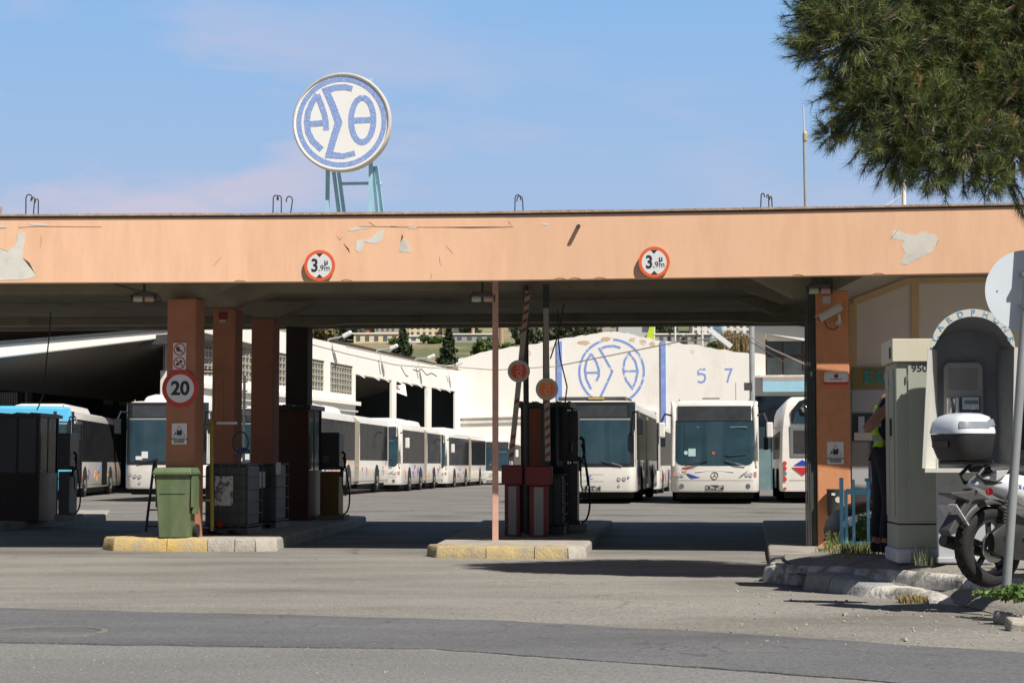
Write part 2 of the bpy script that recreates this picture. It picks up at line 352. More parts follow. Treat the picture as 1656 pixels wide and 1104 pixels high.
for i,x in enumerate(pxs):
    a=Fp(x,interp(top,x)); a.z-=.012
    for dy,dz in ((-.012,-.016),(-.012,.004),(.0,.004),(.0,-.016)): vs.append(Vector((a.x,a.y+dy,a.z+dz)))
b.add(vs,fs); b.build('drip_edge',dkm,can)
CR=R(-5.3)
CF=Matrix.Translation(Vector((Fp(800,450).x,25.6,0)))@Matrix.Rotation(CR,4,'Z')
def C(u,v,z=0): return CF@Vector((u,v,z))
CL=TI@CF
b=MB(CL); b.box(-13,13.5,.22,12.2,4.22,4.56); b.build('roof_slab',soffit,can)
b=MB(CL)
us=-4.98; ue=4.42
for v,zb,zc in ((1.95,4.02,3.70),(4.55,4.06,3.84),(7.9,4.17,3.93),(11.4,4.08,4.03)):
    poly=[(-13,4.25),(-13,zb)]
    for c in (-14.5,us,ue):
        for du,zz in ((-.85,zb),(-.22,zc),(.22,zc),(.85,zb)):
            if c+du>-13: poly.append((c+du,zz))
    poly+=[(13.5,zb),(13.5,4.25)]
    b.prism(poly,v-.2,v+.28)
b.build('ceiling_beam',soffit,can)
b=MB(CL); b.box(-13,13.5,12.2,12.38,4.05,4.8); b.build('rear_fascia',soffit,can)
def column(px0,px1,v,mat,z1,name='column',lab=None):
    # width from pixels at its depth
    pass
colspec=[(268,316,27.55,peachcol,3.72),(342,380,31.0,peachcol,3.86),(405,442,34.3,peachcol,3.95),(461,497,37.6,M('column_plaster_shade_tone',(.07,.05,.04),.9,var=.2),4.05)]  # rearmost column: same plaster, canopy shade put into a near-black colour
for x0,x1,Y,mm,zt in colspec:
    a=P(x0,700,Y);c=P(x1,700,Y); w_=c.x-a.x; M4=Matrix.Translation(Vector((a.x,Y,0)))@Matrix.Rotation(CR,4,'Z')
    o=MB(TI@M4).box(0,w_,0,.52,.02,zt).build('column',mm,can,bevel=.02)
# plaster loss on the fascia
def patch(pts,off,name,mat,th=.004,parent=can,fn=Fp,tm=TI):
    b=MB(tm); n=len(pts); fr=[fn(x,y,off+th) for x,y in pts]; bk=[fn(x,y,0) for x,y in pts]
    b.add(fr+bk,[tuple(range(n))]+[(i,i+n,(i+1)%n+n,(i+1)%n) for i in range(n)])
    return b.build(name,mat,parent)
def jag(pts,a=1.2,n=3):
    out=[]
    for i,p in enumerate(pts):
        q=pts[(i+1)%len(pts)]
        for k in range(n):
            t=k/n; out.append((p[0]+(q[0]-p[0])*t+(random.uniform(-a,a) if k else 0),p[1]+(q[1]-p[1])*t+(random.uniform(-a,a) if k else 0)))
    return out
for pts in ([(-30,403),(8,402),(15,405),(26,395),(28,378),(33,374),(41,378),(38,398),(36,416),(46,424),(55,437),(57,446),(48,450),(38,452.5),(-30,453)],
            [(576,390),(587,387),(600,386),(612,374),(620,371),(618,388),(610,394),(598,393),(589,391),(586,403),(580,408),(575,405)],
            [(649,384),(660,391),(660,397),(665,403),(663,408),(646,407)],
            [(1442,374),(1452,372),(1465,379),(1480,380),(1493,374),(1502,379),(1512,378),(1518,387),(1512,398),(1506,408),(1497,411),(1488,418),(1476,422),(1468,428),(1456,427),(1464,410),(1458,398),(1463,389),(1444,387)],
            [(563,371),(572,368),(585,367.5),(600,368),(588,370),(567,374)],[(660,367),(672,366),(675,370),(662,370)],
            [(775,369),(785,366),(790,372),(786,380),(786,392),(783,392),(781,378),(773,374)],
            [(0,366),(12,366),(10,368),(0,369)],[(46,362),(60,361.5),(76,363),(76,365),(50,364)],[(875,361),(886,361.5),(885,365),(876,364)]):
    patch(jag(pts,.7),.0,'bare_patch',bare,.003)
crk=M('crack_line',(.16,.09,.06),.95)  # dark brown of the thin crack slivers
def crack(pts,w=.8):
    L=[];Rr=[];w*=.6
    for i,(x,y) in enumerate(pts):
        ww=w*(.25+.75*math.sin(PI*(i+.5)/len(pts)))
        x+=random.uniform(-.3,.3); L.append((x-ww*.3,y-ww*.5));Rr.append((x+ww*.3,y+ww*.5))
    patch(L+Rr[::-1],.0,'crack',crk,.0035)
crack([(30,368),(60,366),(110,366.5),(165,367)],.7); crack([(580,366.5),(605,366),(640,367),(700,367.5),(760,367),(830,366.5)],.9)
crack([(597,359),(603,363),(607,366)],1.3);crack([(632,366),(640,366.7),(644,367)],2.0);crack([(775,361),(780,363)],1.6);crack([(822,358),(826,363)],1.6)
crack([(652,384),(650,378),(648,392)],.8);crack([(545,381),(550,388),(553,384)],.9);crack([(556,394),(560,398),(564,402),(566,409)],1.1)
crack([(697,442),(698,447),(696,452)],1.1);crack([(711,414),(711,424),(714,429)],1.1);crack([(722,398),(732,410)],.7);crack([(66,382),(67,392),(65,400)],.7)
crack([(345,430),(358,416)],.5);crack([(1440,387),(1452,372)],1.0);crack([(1518,387),(1514,396)],1.0);crack([(36,416),(48,425),(57,443)],1.2);crack([(0,402),(10,405),(13,406)],1.4)
# ragged lower edge nibbles
for x in (388,560,905,930,970,1290,1420): crack([(x-8,interp(bot,x)-1),(x,interp(bot,x)-2.2),(x+9,interp(bot,x)-.8)],1.4)
# rainwater spout
sp=Fp(935,366); MB(TI).tube([sp+Vector((0,.05,0)),sp+Vector((0,-.13,-.015))],.028,12).build('rain_spout',dkm,can)
# rusty starter bars
bars=M('rusty_rebar',(.045,.03,.025),.8,var=.3,vs=20)
for px,hk in ((42,[(42,42,52,316),(52,56,50,318),(62,62,57,320)]),(441,[(441,442,450,316),(455,455,448,316),(466,473,463,319)]),(832,[(832,833,842,316),(848,845,836,318)]),(1229,[(1229,1231,1236,311),(1244,1243,1240,312),(1250,1248,1245,315)])):
    Y=interp(FY,px)+.35
    base=P(px,345,Y); t=empty('starter_bars',(base.x,base.y,4.6),0,None,'rebar',group='hooked rusty bars along the canopy roof edge')
    t['label']={42:'hooked black starter bars leftmost on the canopy roof edge',441:'hooked starter bars on the roof edge just left of the round roof sign',832:'hooked starter bars on the roof edge at mid canopy, right of the roof sign',1229:'hooked starter bars on the roof edge left of the whip antenna'}[px]
    for (xb,xt,xh,yt) in hk:
        A=P(xb,349,Y)-t.location; A.z=-.06; B=P(xt,yt+5,Y)-t.location; E=P(xh,yt+8,Y)-t.location
        r=abs(E.x-B.x)/2; s_=1 if E.x>B.x else -1
        pts=[A,B]+[B+Vector((s_*r*(1-math.cos(PI*k/6)),0,r*1.3*math.sin(PI*k/6))) for k in range(1,7)]+[E]
        MB().tube(pts,.009,6).build('hooked_bar',bars,t)
# whip antenna and white post on the roof
an=P(1303,336,26.2); t=empty('whip_antenna',(an.x,an.y,4.56),0,'tall thin grey whip antenna on the canopy roof left of the pine','antenna')
zt=P(1303,172,26.2).z-4.56; zm=P(1303,222,26.2).z-4.56
MB().tube([(0,0,0),(-.01,0,zm)],.022,10).build('mast',greym,t); MB().tube([(-.01,0,zm),(-.02,0,zt)],.011,8).build('whip',M('pale_metal',(.6,.6,.6),.5),t)
MB().lathe([(.02,zm-.06),(.035,zm-.05),(.035,zm+.05),(.015,zm+.09)],12).build('coil_housing',M('brass',(.45,.4,.25),.4),t)
MB().tube([(0,0,.06),(-.12,0,.12),(-.24,0,.05),(-.27,0,0)],.008,6).build('antenna_cable',blk,t)
q=P(1462,336,26.0); t=empty('white_roof_post',(q.x,q.y,4.56),0,'white stub post with guy wire on the roof under the pine','post')
MB().tube([(0,0,0),(0,0,P(1462,285,26).z-4.56)],.03,10).build('post_tube',white,t); MB().tube([(0,0,.5),(-.55,0,.15),(-.62,0,.02)],.006,5).build('guy_wire',white,t)
q=P(2,346,25.9+.8); t=empty('rusty_lattice_mast',(q.x,q.y,4.56),0,'ochre lattice mast foot at the far left edge of the roof','mast')
for dx in(-.09,.0): MB().tube([(dx,0,0),(dx,0,.42)],.014,6).build('mast_leg',cap,t)
MB().tube([(.02,0,.28),(.12,0,.12),(.2,0,.0)],.006,5).build('stay_wire',wht,t)
q=P(160,346,26.2); tag(MB().tube([(0,0,0),(0,0,.08),(-.02,0,.14)],.008,6).build('wire_stub',greym,None,loc=(q.x,q.y,4.55)),'tiny bent grey wire stub on the roof edge at the left','wire')
# height restriction signs
def height_sign(px,py,lab):
    p=Fp(px,py,.05); r_=(25.2/3000)*interp(FY,px)
    t=empty('height_limit_sign',p,R(-4),lab,'traffic sign',group='height limit signs on the canopy fascia')
    MB().disc((0,.012,0),r_,.018,48).build('backplate',greym,t)
    MB().disc((0,0,0),r_,.006,48,'Y',r_*.80).build('border',orred,t)
    MB().disc((0,0,0),r_*.80,.004,48).build('face',wht,t)
    for s in(1,-1):
        MB().prism([(-.045,s*r_*.78),(.045,s*r_*.78),(0,s*r_*.56)],-.006,-.003).build('arrow',signblk,t)
    text('3',r_*1.15,signblk,t,(-r_*.32,-.004,-.005),bold=.006,sx=.85); text(',9m',r_*.52,signblk,t,(r_*.30,-.004,-r_*.17)); text('μ',r_*.5,signblk,t,(r_*.42,-.004,r_*.22),bold=.003)
    for a in(.45,-.45): MB().bar((a*r_,.02,0),(a*r_,.055,0),.02).build('bracket',greym,t)
height_sign(517.5,430,'round 3,9m height limit sign on the fascia left of centre, below peeled plaster')
height_sign(1057.5,424.5,'round 3,9m height limit sign on the fascia right of centre')
# ---------------------------------------------------------------- roof sign
SY=33.0; c=P(554,199,SY); rr=81.5*SY/3000
t=empty('round_roof_sign',(c.x,SY,4.56),R(-6),'big round white sign with blue Greek letters on a pale blue frame on the roof','sign')
hc=c.z-4.56; MM=Matrix.Translation((0,0,hc))
rim=M('weathered_rim_metal',(.62,.60,.56),.5,var=.2,vs=4)
MB().lathe([(rr*.90,-.12),(rr*.985,-.10),(rr,-.02),(rr,.08),(rr*.975,.13),(rr*.955,.13),(rr*.955,.10),(rr*.9,-.08)],72,MM@Matrix.Rotation(PI/2,4,'X'),cap=False).build('drum_rim',rim,t,smooth=40)
MB().disc((0,0,hc),rr*.96,.2,72).build('white_face',M('sign_face_enamel',(.86,.86,.85),.4,var=.02),t)
MB().disc((0,-.102,hc),rr*.915,.006,72,'Y',rr*.815).build('blue_ring',signblue,t)
def L(pts): return [((zx-548)/330*rr,(447-zy)/330*rr+hc) for zx,zy in pts]
k=rr/330
def stroke(nm,*paths):
    b=MB()
    for i,(pts,w_) in enumerate(paths): b.ribbon(L(pts),[x*k for x in w_] if isinstance(w_,list) else w_*k,-.1045-.0006*i,-.1)
    b.build(nm,signblue,t)
stroke('letter_alpha',([(385,262),(350,315),(325,375),(316,440),(325,510),(355,570),(418,628)],40),([(385,262),(412,330),(435,395),(445,450),(446,500)],38),([(330,457),(450,450)],38))
stroke('letter_sigma',([(620,228),(570,215),(500,218),(444,236),(490,340),(530,450),(495,560),(466,664),(560,675),(640,655)],[36,38,40,44,46,50,46,46,36,34]))
stroke('letter_theta',([(688+75*math.sin(R(a)),437-148*math.cos(R(a))) for a in range(0,361,15)],38),([(610,440),(765,436)],38))
fr=ltblue
def leg(name,pa,pb,dy0,dy1,w_=.1,nm='frame_leg'):
    A=P(pa[0],pa[1],SY+dy0)-t.location; Bb=P(pb[0],pb[1],SY+dy1)-t.location; A.z=max(A.z,0) if A.z>-.3 else 0
    MB().bar(A,Bb,w_,w_*.7).build(nm,fr,t)
for x0,x1,d in((525,527,.22),(597,597,.22)): 
    MB().bar((P(x0,330,SY).x-c.x,.2,0),(P(x1,200,SY).x-c.x,.2,hc+rr*.93),.09,.06).build('frame_leg',fr,t)
for x0,x1,d in((546,533,1.),(551,541,1.3),(616,605,1.2),(607,599,1.)):
    MB().bar((P(x0,345,SY).x-c.x,d,0),(P(x1,270,SY).x-c.x,.3,hc-.75),.055,.05).build('raking_strut',fr,t)
zz=P(560,291,SY).z-4.56
MB().bar((P(545,291,SY).x-c.x,.45,zz),(P(612,291,SY).x-c.x,.45,zz),.05).build('cross_rail',fr,t)
# ---------------------------------------------------------------- islands
def island(name,poly,z0,z1,lab,side=conc,bev=.045):
    t=empty(name,(poly[0][0],poly[0][1],0),0,lab,'kerb island')
    T=Matrix.Translation(-t.location)
    MB(T).prismz(poly,z0,z1).build('island_body',side,t,bevel=bev,seg=3); return t,T
def stones(t,T,front,z0,z1s,mats,depth=.35,name='kerb_stone'):
    for i in range(len(front)-1):
        a=Vector(front[i]);b_=Vector(front[i+1]); d=(b_-a).normalized(); n_=Vector((-d.y,d.x)); a2=a+d*.006;b2=b_-d*.006
        poly=[a2,b2,b2+n_*depth,a2+n_*depth]
        b=MB(T); m=max(1,int((b_-a).length/.12)); vs=[];fs=[]
        for k2 in range(m+1):
            p=a2.lerp(b2,k2/m); 
            for off,z in((-.02,z0),(-.018,z0+.06),(.0,z1s-.03),(.035,z1s),(depth,z1s+.002),(depth,z0)):
                pp=p+n_*off; j=noise.noise(Vector((pp.x*4,pp.y*4,z*9)))*.014
                vs.append((pp.x-n_.x*j,pp.y-n_.y*j,z+(j*.7 if z>z0 else 0)))
        for k2 in range(m):
            for q in range(5): s0=k2*6+q; fs.append((s0,s0+6,s0+7,s0+1))
        fs+=[(0,1,2,3,4,5),tuple(m*6+q for q in(5,4,3,2,1,0))]
        b.add(vs,fs); b.build(name,mats[i%len(mats)],t,smooth=50)
# island 2
i2=[(-6.0,27.7),(-5.75,27.25),(-3.75,26.92),(-3.47,27.2),(-3.05,39.0),(-3.3,39.3),(-5.9,39.3)]
t,T=island('left_island',i2,-.05,.175,'concrete island with yellow front kerb under the bin column'); t.name='kerb_island'
stones(t,T,[(-6.04,27.6),(-5.8,27.16),(-5.0,27.03),(-4.4,26.95),(-4.0,26.9),(-3.7,26.87),(-3.42,27.15)],-.05,.19,[yell,yell,yell,conc,conc,conc])
i3=[(-1.12,25.6),(-.95,25.2),(.72,24.9),(.98,25.2),(2.0,37.0),(1.8,37.4),(-.6,37.4)]
t,T=island('kerb_island',i3,-.05,.14,'central concrete island with faded yellow kerb and the barriers')
stones(t,T,[(-1.16,25.7),(-1.02,25.2),(-.35,25.0),(.3,24.92),(.74,24.84),(1.0,25.15)],-.06,.16,[yell2,yell2,yell2,yell2,conc])
i1=[G(-260,866),G(0,858),G(170,843),G(178,834),G(-260,836)]
t,T=island('kerb_island',[(p.x,p.y) for p in i1],-.05,.15,'dark concrete island at far left carrying the left pump kiosk')
# shadow-side platform at right, along the drive
t=empty('kerb_island',(2.7,19,0),0,'low worn pavement between the drive and the orange pier','kerb island'); b=MB(Matrix.Translation(-t.location)); vs=[]
rows=[(19.0,2.66,.255),(20,2.80,.25),(21,2.93,.20),(22,3.06,.13),(23.5,3.25,.10),(25.4,3.5,.10),(30,4.1,.11),(37.5,5.05,.13)]
for y,x,z in rows: vs+=[(x-.02,y,-.05),(x,y,z-.02),(x+.03,y,z),(x+1.3,y,z+.005)]
b.add(vs,[(i*4+j,i*4+j+1,(i+1)*4+j+1,(i+1)*4+j) for i in range(len(rows)-1) for j in range(3)]+[(28,29,30,31)]); b.build('island_body',conc,t,smooth=40)
# ---------------------------------------------------------------- right pavement
def swz(x,y):
    t=cl((21.5-y)/2.2); base=lerp(.035,.385,t)
    if x<3.3: base=min(base,lerp(.26,.385,cl((x-2.6)/.7)))
    return base
U=[P(1237,912,18.9),P(1340,916,17.7),P(1450,922,16.5),P(1560,930,15.3),P(1680,938,14.3),P(2100,960,11.5)]
def Uy(x):
    for a,b_ in zip(U,U[1:]):
        if x<=b_.x: break
    return lerp(a.y,b_.y,(x-a.x)/(b_.x-a.x))
def Uz(x):
    for a,b_ in zip(U,U[1:]):
        if x<=b_.x: break
    return lerp(a.z,b_.z,(x-a.x)/(b_.x-a.x))
dirt=M('dirty_paving',(.27,.25,.215),.95,var=.2,vs=2.5,bump=.5,bs=30,dirt=(.17,.155,.12),dscale=1.5); speck(dirt,50,.25)
b=MB(); vs=[];xs=[2.78+.25*i for i in range(28)]; xq=list(xs)
for x_ in xq:
    y0=Uy(x_)+.2
    for k in range(14):
        y=lerp(y0,27,(k/13)**1.0); x=x_+max(0,y-19)*.135*cl(1-(x_-2.78)/3); z=min(swz(x,y),.40) if k>0 else Uz(x)-.01
        vs.append((x,y,z+noise.noise(Vector((x*2,y*2,3)))*.012))
fs=[(i*14+k,(i+1)*14+k,(i+1)*14+k+1,i*14+k+1) for i in range(len(xs)-1) for k in range(13)]
b.add(vs,fs); tag(b.build('pavement',dirt,smooth=60),kind='structure')
t=empty('whitewashed_kerb',(U[0].x,U[0].y,0),0,'upper whitewashed crumbling kerb along the pavement with the phone booth','kerb')
T=Matrix.Translation(-t.location)
def kerbrun(pts,zt,zb,mats,t,T,w_=.3,lean=.05,rnd=.02):
    for i in range(len(pts)-1):
        a=Vector(pts[i]);c=Vector(pts[i+1]);d=(c-a).normalized();n_=Vector((-d.y,d.x)); m=max(2,int((c-a).length/.08)); vs=[];fs=[]; b=MB(T)
        for k2 in range(m+1):
            f=k2/m; p=(a+d*.01).lerp(c-d*.01,f); z1=lerp(zt[i],zt[i+1],f); z0=lerp(zb[i],zb[i+1],f)
            for off,z in((-lean,z0),(-lean*.4,lerp(z0,z1,.55)),(0,z1-.035),(.04,z1),(w_,z1),(w_+.02,z0)):
                pp=p+n_*off; j=noise.noise(Vector((pp.x*5,pp.y*5,z*11)))*rnd
                vs.append((pp.x-n_.x*j,pp.y-n_.y*j,z+(j if z>z0 else 0)))
        for k2 in range(m):
            for q in range(5): s0=k2*6+q; fs.append((s0,s0+6,s0+7,s0+1))
        fs+=[(0,1,2,3,4,5),tuple(m*6+q for q in(5,4,3,2,1,0))]
        b.add(vs,fs); b.build('kerb_stone',mats[i%len(mats)],t,smooth=50)
kerbrun([(2.70,19.5)]+[(p.x,p.y) for p in U],[.25]+[p.z for p in U],[0,.03,.05,.18,.22,.24,.24],[kerbp],t,T,.34,.04,.014)
Lw=[P(1302,925,17.4),P(1345,931,17.05),P(1402,946,16.3),P(1492,955,15.7),P(1562,975,15.0),P(1610,990,14.3),P(1668,1006,13.3),P(1900,1040,11.8)]
t=empty('broken_lower_kerb',(Lw[0].x,Lw[0].y,0),0,'lower broken grey kerb stones in front of the whitewashed kerb','kerb'); T=Matrix.Translation(-t.location)
lk=[conc,M('cool_grey_kerb_stone',(.36,.36,.35),.95,var=.2,vs=5,bump=.6,bs=30),kerbp,kerbp,conc,conc,conc]  # second stone is a cooler grey than the concrete ones
kerbrun([(p.x,p.y) for p in Lw],[p.z for p in Lw],[gz(p.x,p.y)-.03 for p in Lw],lk,t,T,.28,.05,.018)
# strip of dirt between kerbs
b=MB();vs=[];n=20
for i in range(n+1):
    x=lerp(2.72,5.6,i/n)
    yl=None
    for a,c in zip(Lw,Lw[1:]):
        if x<=c.x: break
    f=(x-a.x)/(c.x-a.x); yl=lerp(a.y,c.y,f)+.15; zl=lerp(a.z,c.z,f)-.02
    yu=Uy(x)+.05; zu=Uz(x)-.09
    for k2 in range(7):
        g=k2/6; vs.append((x,lerp(yl,yu,g),lerp(zl,zu,g)+noise.noise(Vector((x*3,g*3,8)))*.02))
fs=[(i*7+k,(i+1)*7+k,(i+1)*7+k+1,i*7+k+1) for i in range(n) for k in range(6)]
b.add(vs,fs); tag(b.build('verge',dirt,smooth=60),kind='structure')
# loose gravel and rubble near the broken kerb
b=MB()
for i in range(170):
    px=random.uniform(1180,1660); py=lerp(945,1040,random.random()**1.3)+(px-1200)*.06
    p=G(px,py,.13); s_=random.uniform(.004,.013)*(2 if random.random()<.06 else 1); z=gz(p.x,p.y)
    if p.y<11.5: continue
    b.cb((p.x,p.y,z+s_*.3),(s_*1.6,s_*1.2,s_),random.uniform(0,3),random.uniform(-.5,.5),random.uniform(-.5,.5))
tag(b.build('gravel',conc),kind='stuff')
b=MB()
for i in range(500):
    px=random.uniform(-20,1656); py=random.uniform(900,1100); p=G(px,py,.1); s_=random.uniform(.003,.008)
    if p.y<8: continue
    z=gz(p.x,p.y); b.cb((p.x,p.y,z+.006),(s_*1.8,s_*1.2,s_),random.uniform(0,3))
tag(b.build('loose_grit',conc),kind='stuff')
for (px,py,w_,d_) in ((1632,1001,.20,.16),(1652,1012,.2,.15)):
    p=G(px,py,.15); tag(MB().cb((0,0,.03),(w_,d_,.09),random.random(),.2,.1).build('rubble_lump',conc,None,bevel=.02,loc=(p.x,p.y,gz(p.x,p.y))),'broken grey concrete lump in the crumbled kerb at lower right','rubble',group='rubble lumps by the broken kerb')
# ---------------------------------------------------------------- right office building
off=empty('office_building',C(4.15,.7),0,'cream and grey office under the right end of the canopy with ATM','building')
OL=Matrix.Translation(-off.location)@CF
grey_wall=M('grey_panel_wall',(.68,.65,.58),.85,var=.06,vs=1)
batt=M('ochre_batten',(.62,.45,.25),.7,var=.08,vs=3)
b=MB(OL); b.box(4.66,13,2.0,2.2,0,4.2); b.build('front_wall',grey_wall,off)
wa_=P(1316,700,26.6);wb_=P(1305,700,38.0)
b=MB(Matrix.Translation(-off.location)); b.prismz([(wa_.x,wa_.y),(wa_.x+.3,wa_.y),(wb_.x+.3,wb_.y),(wb_.x,wb_.y)],0,4.0); b.build('side_wall',dkgreen,off)
YW=26.0
def ow(px,py,d=0):
    # point on office front wall
    p=P(px,py,YW)
    for _ in range(4):
        q=CF.inverted()@p; p=P(px,py,p.y+(2.0-d-q.y))
    return p
def wpoly(pts,d,name,mat,parent=off,th=.03):
    n=len(pts); loc=Matrix.Translation(-off.location)
    fr=[loc@ow(x,y,d+th) for x,y in pts]; bk=[loc@ow(x,y,d-.01) for x,y in pts]
    b=MB(); b.add(fr+bk,[tuple(range(n))]+[(i,i+n,(i+1)%n+n,(i+1)%n) for i in range(n)]); return b.build(name,mat,parent)
wpoly([(1373,486),(1386,482),(1386,600),(1373,600)],0,'batten',batt)
wpoly([(1380,493),(1380,483),(1468,449),(1700,446),(1700,455),(1474,458),(1386,492)],.035,'batten',batt)
wpoly([(1474,457),(1486,457),(1486,560),(1474,560)],0,'batten',batt)
wpoly([(1640,588),(1720,588),(1720,620),(1640,620)],0,'batten',batt)
wpoly([(1640,622),(1760,622),(1760,880),(1640,880)],0,'dark_doorway',M('dark_doorway_void',(.02,.018,.018),.7))
sg=wpoly([(1378,594),(1500,592),(1500,627),(1378,629)],.01,'sign_band',M('olive_gold_sign',(.26,.21,.07),.5,var=.08))
teal=M('teal_lettering',(.03,.33,.30),.5)
pt=ow(1396,611,.05); tx=text('ΕΘΝ',.255,teal,off,pt-off.location,rz=CR,align='LEFT',bold=.008,sx=1.15)
wpoly([(1378,631),(1500,629),(1500,664),(1378,666)],.0,'rolled_shutter',M('pale_blue_grey_metal',(.42,.46,.52),.5,var=.05))
wpoly([(1378,668),(1500,667),(1500,712),(1378,713)],.0,'atm_recess',M('atm_dark',(.03,.04,.05),.4))
wpoly([(1388,673),(1398,673),(1398,702),(1388,702)],.03,'atm_screen_edge',steel)
wpoly([(1381,699),(1418,699),(1418,712),(1381,712)],.06,'atm_shelf',grey_wall)
wpoly([(1378,714),(1500,714),(1500,885),(1378,885)],.0,'dado_panel',M('grey_dado',(.36,.37,.38),.7,var=.06))
wpoly([(1408,714),(1436,714),(1436,850),(1408,850)],.03,'blue_panel',M('navy_panel',(.015,.05,.10),.5))
# pier
pr=empty('orange_pier',(0,0,0),0,'orange plastered square pier at the right of the gateway with camera and signs','pier')
a=P(1321,700,26.3);c=P(1374,700,26.3); pr.location=(a.x,26.3,0); pr.rotation_euler=(0,0,CR)
pw=c.x-a.x
MB().box(0,pw,0,.5,-.02,3.72).build('shaft',orange,pr,bevel=.015)
MB().box(-.115,-.01,.06,.45,0,3.7).build('side_conduit_panel',dkgreen,pr)
for dx,r_ in((-.13,.016),(-.10,.012),(-.16,.012)): MB().tube([(dx,-.0,.1),(dx,-.0,2.2),(dx+.02,-.01,3.6)],r_,8).build('conduit',dkm,pr)
def onpier(px,py,off_=0): 
    return P(px,py,26.3-off_)
# emblem box
q=onpier(1352,610,.06); t=empty('alarm_box',q,CR,'oval white alarm box with small red and black emblem on the orange pier','alarm box')
MB().prism([(-.17,-.055),(-.15,-.07),(.15,-.07),(.17,-.055),(.165,.07),(.14,.085),(-.14,.085),(-.165,.07)],-.03,.06).build('box_body',M('box_cream',(.75,.70,.6),.5),t,bevel=.01)
MB().prism([(-.17,-.10),(.17,-.10),(.168,-.058),(-.168,-.058)],-.028,.055).build('red_base',red,t,bevel=.008)
MB().prism([(-.13,-.04),(.13,-.04),(.13,.06),(-.13,.06)],-.035,-.03).build('label_plate',wht,t,bevel=.004)
MB().disc((0,-.037,.018),.032,.004,20).build('emblem_disc',red,t)
MB().prism([(-.03,.0),(0,.03),(.005,.012),(-.012,-.005)],-.042,-.039).build('emblem_mark',signblk,t); MB().prism([(.0,.0),(.028,.018),(.012,.035)],-.042,-.039).build('emblem_mark',signblk,t)
MB().box(-.09,.09,-.037,-.0355,-.032,-.024).build('small_print',signblk,t)
# cctv warning plates
def cctv_sign(p,lab,s_=.23):
    t=empty('cctv_warning_sign',p,CR,lab,'notice sign',group='camera warning notices on columns')
    MB().box(-s_/2,s_/2,-.006,.008,-s_*.68,s_*.68).build('plate',wht,t,bevel=.004)
    MB().ribbon([(-s_*.4,-s_*.18),(0,s_*.5),(s_*.4,-s_*.18),(-s_*.4,-s_*.18)],.006,-.009,-.006).build('triangle_outline',M('thin_red',(.4,.1,.1),.5),t)
    b=MB().box(-s_*.14,s_*.17,-.010,-.006,-s_*.10,s_*.12); b.disc((-s_*.06,-.008,s_*.17),s_*.07,.004,12); b.disc((s_*.10,-.008,s_*.17),s_*.07,.004,12); b.prism([(-s_*.28,-s_*.06),(-s_*.14,0),(-s_*.14,s_*.04),(-s_*.28,s_*.08)],-.010,-.006)
    b.build('camera_pictogram',signblk,t)
    text('ΧΩΡΟΣ ΕΛΕΓΧΕΤΑΙ',s_*.115,signblk,t,(0,-.008,-s_*.34),ext=.001,bold=.0008); text('ΜΕ ΚΑΜΕΡΕΣ',s_*.115,signblk,t,(0,-.008,-s_*.45),ext=.001,bold=.0008); text('ΑΣΦΑΛΕΙΑΣ',s_*.115,signblk,t,(0,-.008,-s_*.56),ext=.001,bold=.0008)
cctv_sign(onpier(1351,732,.02),'white camera warning notice on the orange pier')
cctv_sign(P(290,701,27.52),'white camera warning notice on the peach column below the 20 sign')
# surveillance camera
q=onpier(1345,505,.2); t=empty('surveillance_camera',q,0,'grey surveillance camera on a bracket high on the orange pier','camera')
gm=M('camera_housing',(.50,.49,.44),.5)
Mr=Matrix.Rotation(R(-28),4,'Y')
b=MB(Mr); b.box(-.2,.16,-.05,.05,-.045,.05); b.build('housing',gm,t,bevel=.012)
MB(Mr).box(-.24,.18,-.06,.06,.05,.062).build('sunshield',gm,t); MB(Mr).box(-.205,-.198,-.035,.035,-.03,.035).build('lens_window',blk,t)
MB().tube([(.1,.0,-.02),(.12,.05,-.09),(.12,.1,-.13)],.02,8).build('wall_arm',gm,t); MB().disc((.12,.14,-.13),.045,.08,16).build('wall_plate',gm,t)
MB().tube([(-.1,.03,-.12),(-.05,.06,-.22),(.05,.08,-.24),(.12,.12,-.17)],.008,6).build('camera_lead',blk,t)
q=onpier(1337,484,.08); tag(MB().box(-.055,.055,0,.07,-.055,.055).build('junction_box',gm,None,bevel=.006,loc=q),'small square grey junction box above the surveillance camera','junction box')
# twin bulkhead lamps
def twin_lamp(px,py,Y,lab):
    q=P(px,py,Y); t=empty('twin_bulkhead_lamp',q,0,lab,'lamp',group='twin bulkhead lamps under the canopy')
    MB().tube([(0,0,.05),(0,0,4.2-q.z+.02)],.02,8).build('drop_rod',dkm,t)
    MB().box(-.15,.15,-.05,.05,.0,.06).build('bracket_box',dkm,t,bevel=.01)
    for s in(-1,1):
        MB().lathe([(.0,-.07),(.045,-.065),(.05,0),(.045,.065),(0,.07)],14,Matrix.Translation((s*.085,-.01,-.035))@Matrix.Rotation(PI/2,4,'Y')).build('glass_cover',M('lamp_glass_green' if s<0 else 'lamp_glass_red',(.40,.45,.33) if s<0 else (.42,.30,.25),.25),t,smooth=50)
        MB().lathe([(.052,-.012),(.055,0),(.052,.012)],14,Matrix.Translation((s*.175,-.01,-.03))@Matrix.Rotation(PI/2,4,'Y')).build('end_cap',dkm,t,smooth=50)
twin_lamp(233,479,26.9,'twin bulkhead lamp under the canopy left of the first peach column')
twin_lamp(780,479,26.6,'twin bulkhead lamp under the canopy beside the thin peach pole')
twin_lamp(1325,466,26.1,'twin bulkhead lamp in front of the orange pier head')
tag(MB().tube([P(175,456,26.3),P(215,468,26.7),P(255,475,26.9),P(264,492,27.0)],.012,6).build('lamp_cable',dkm),'dark cable running under the canopy to the left twin lamp','cable')
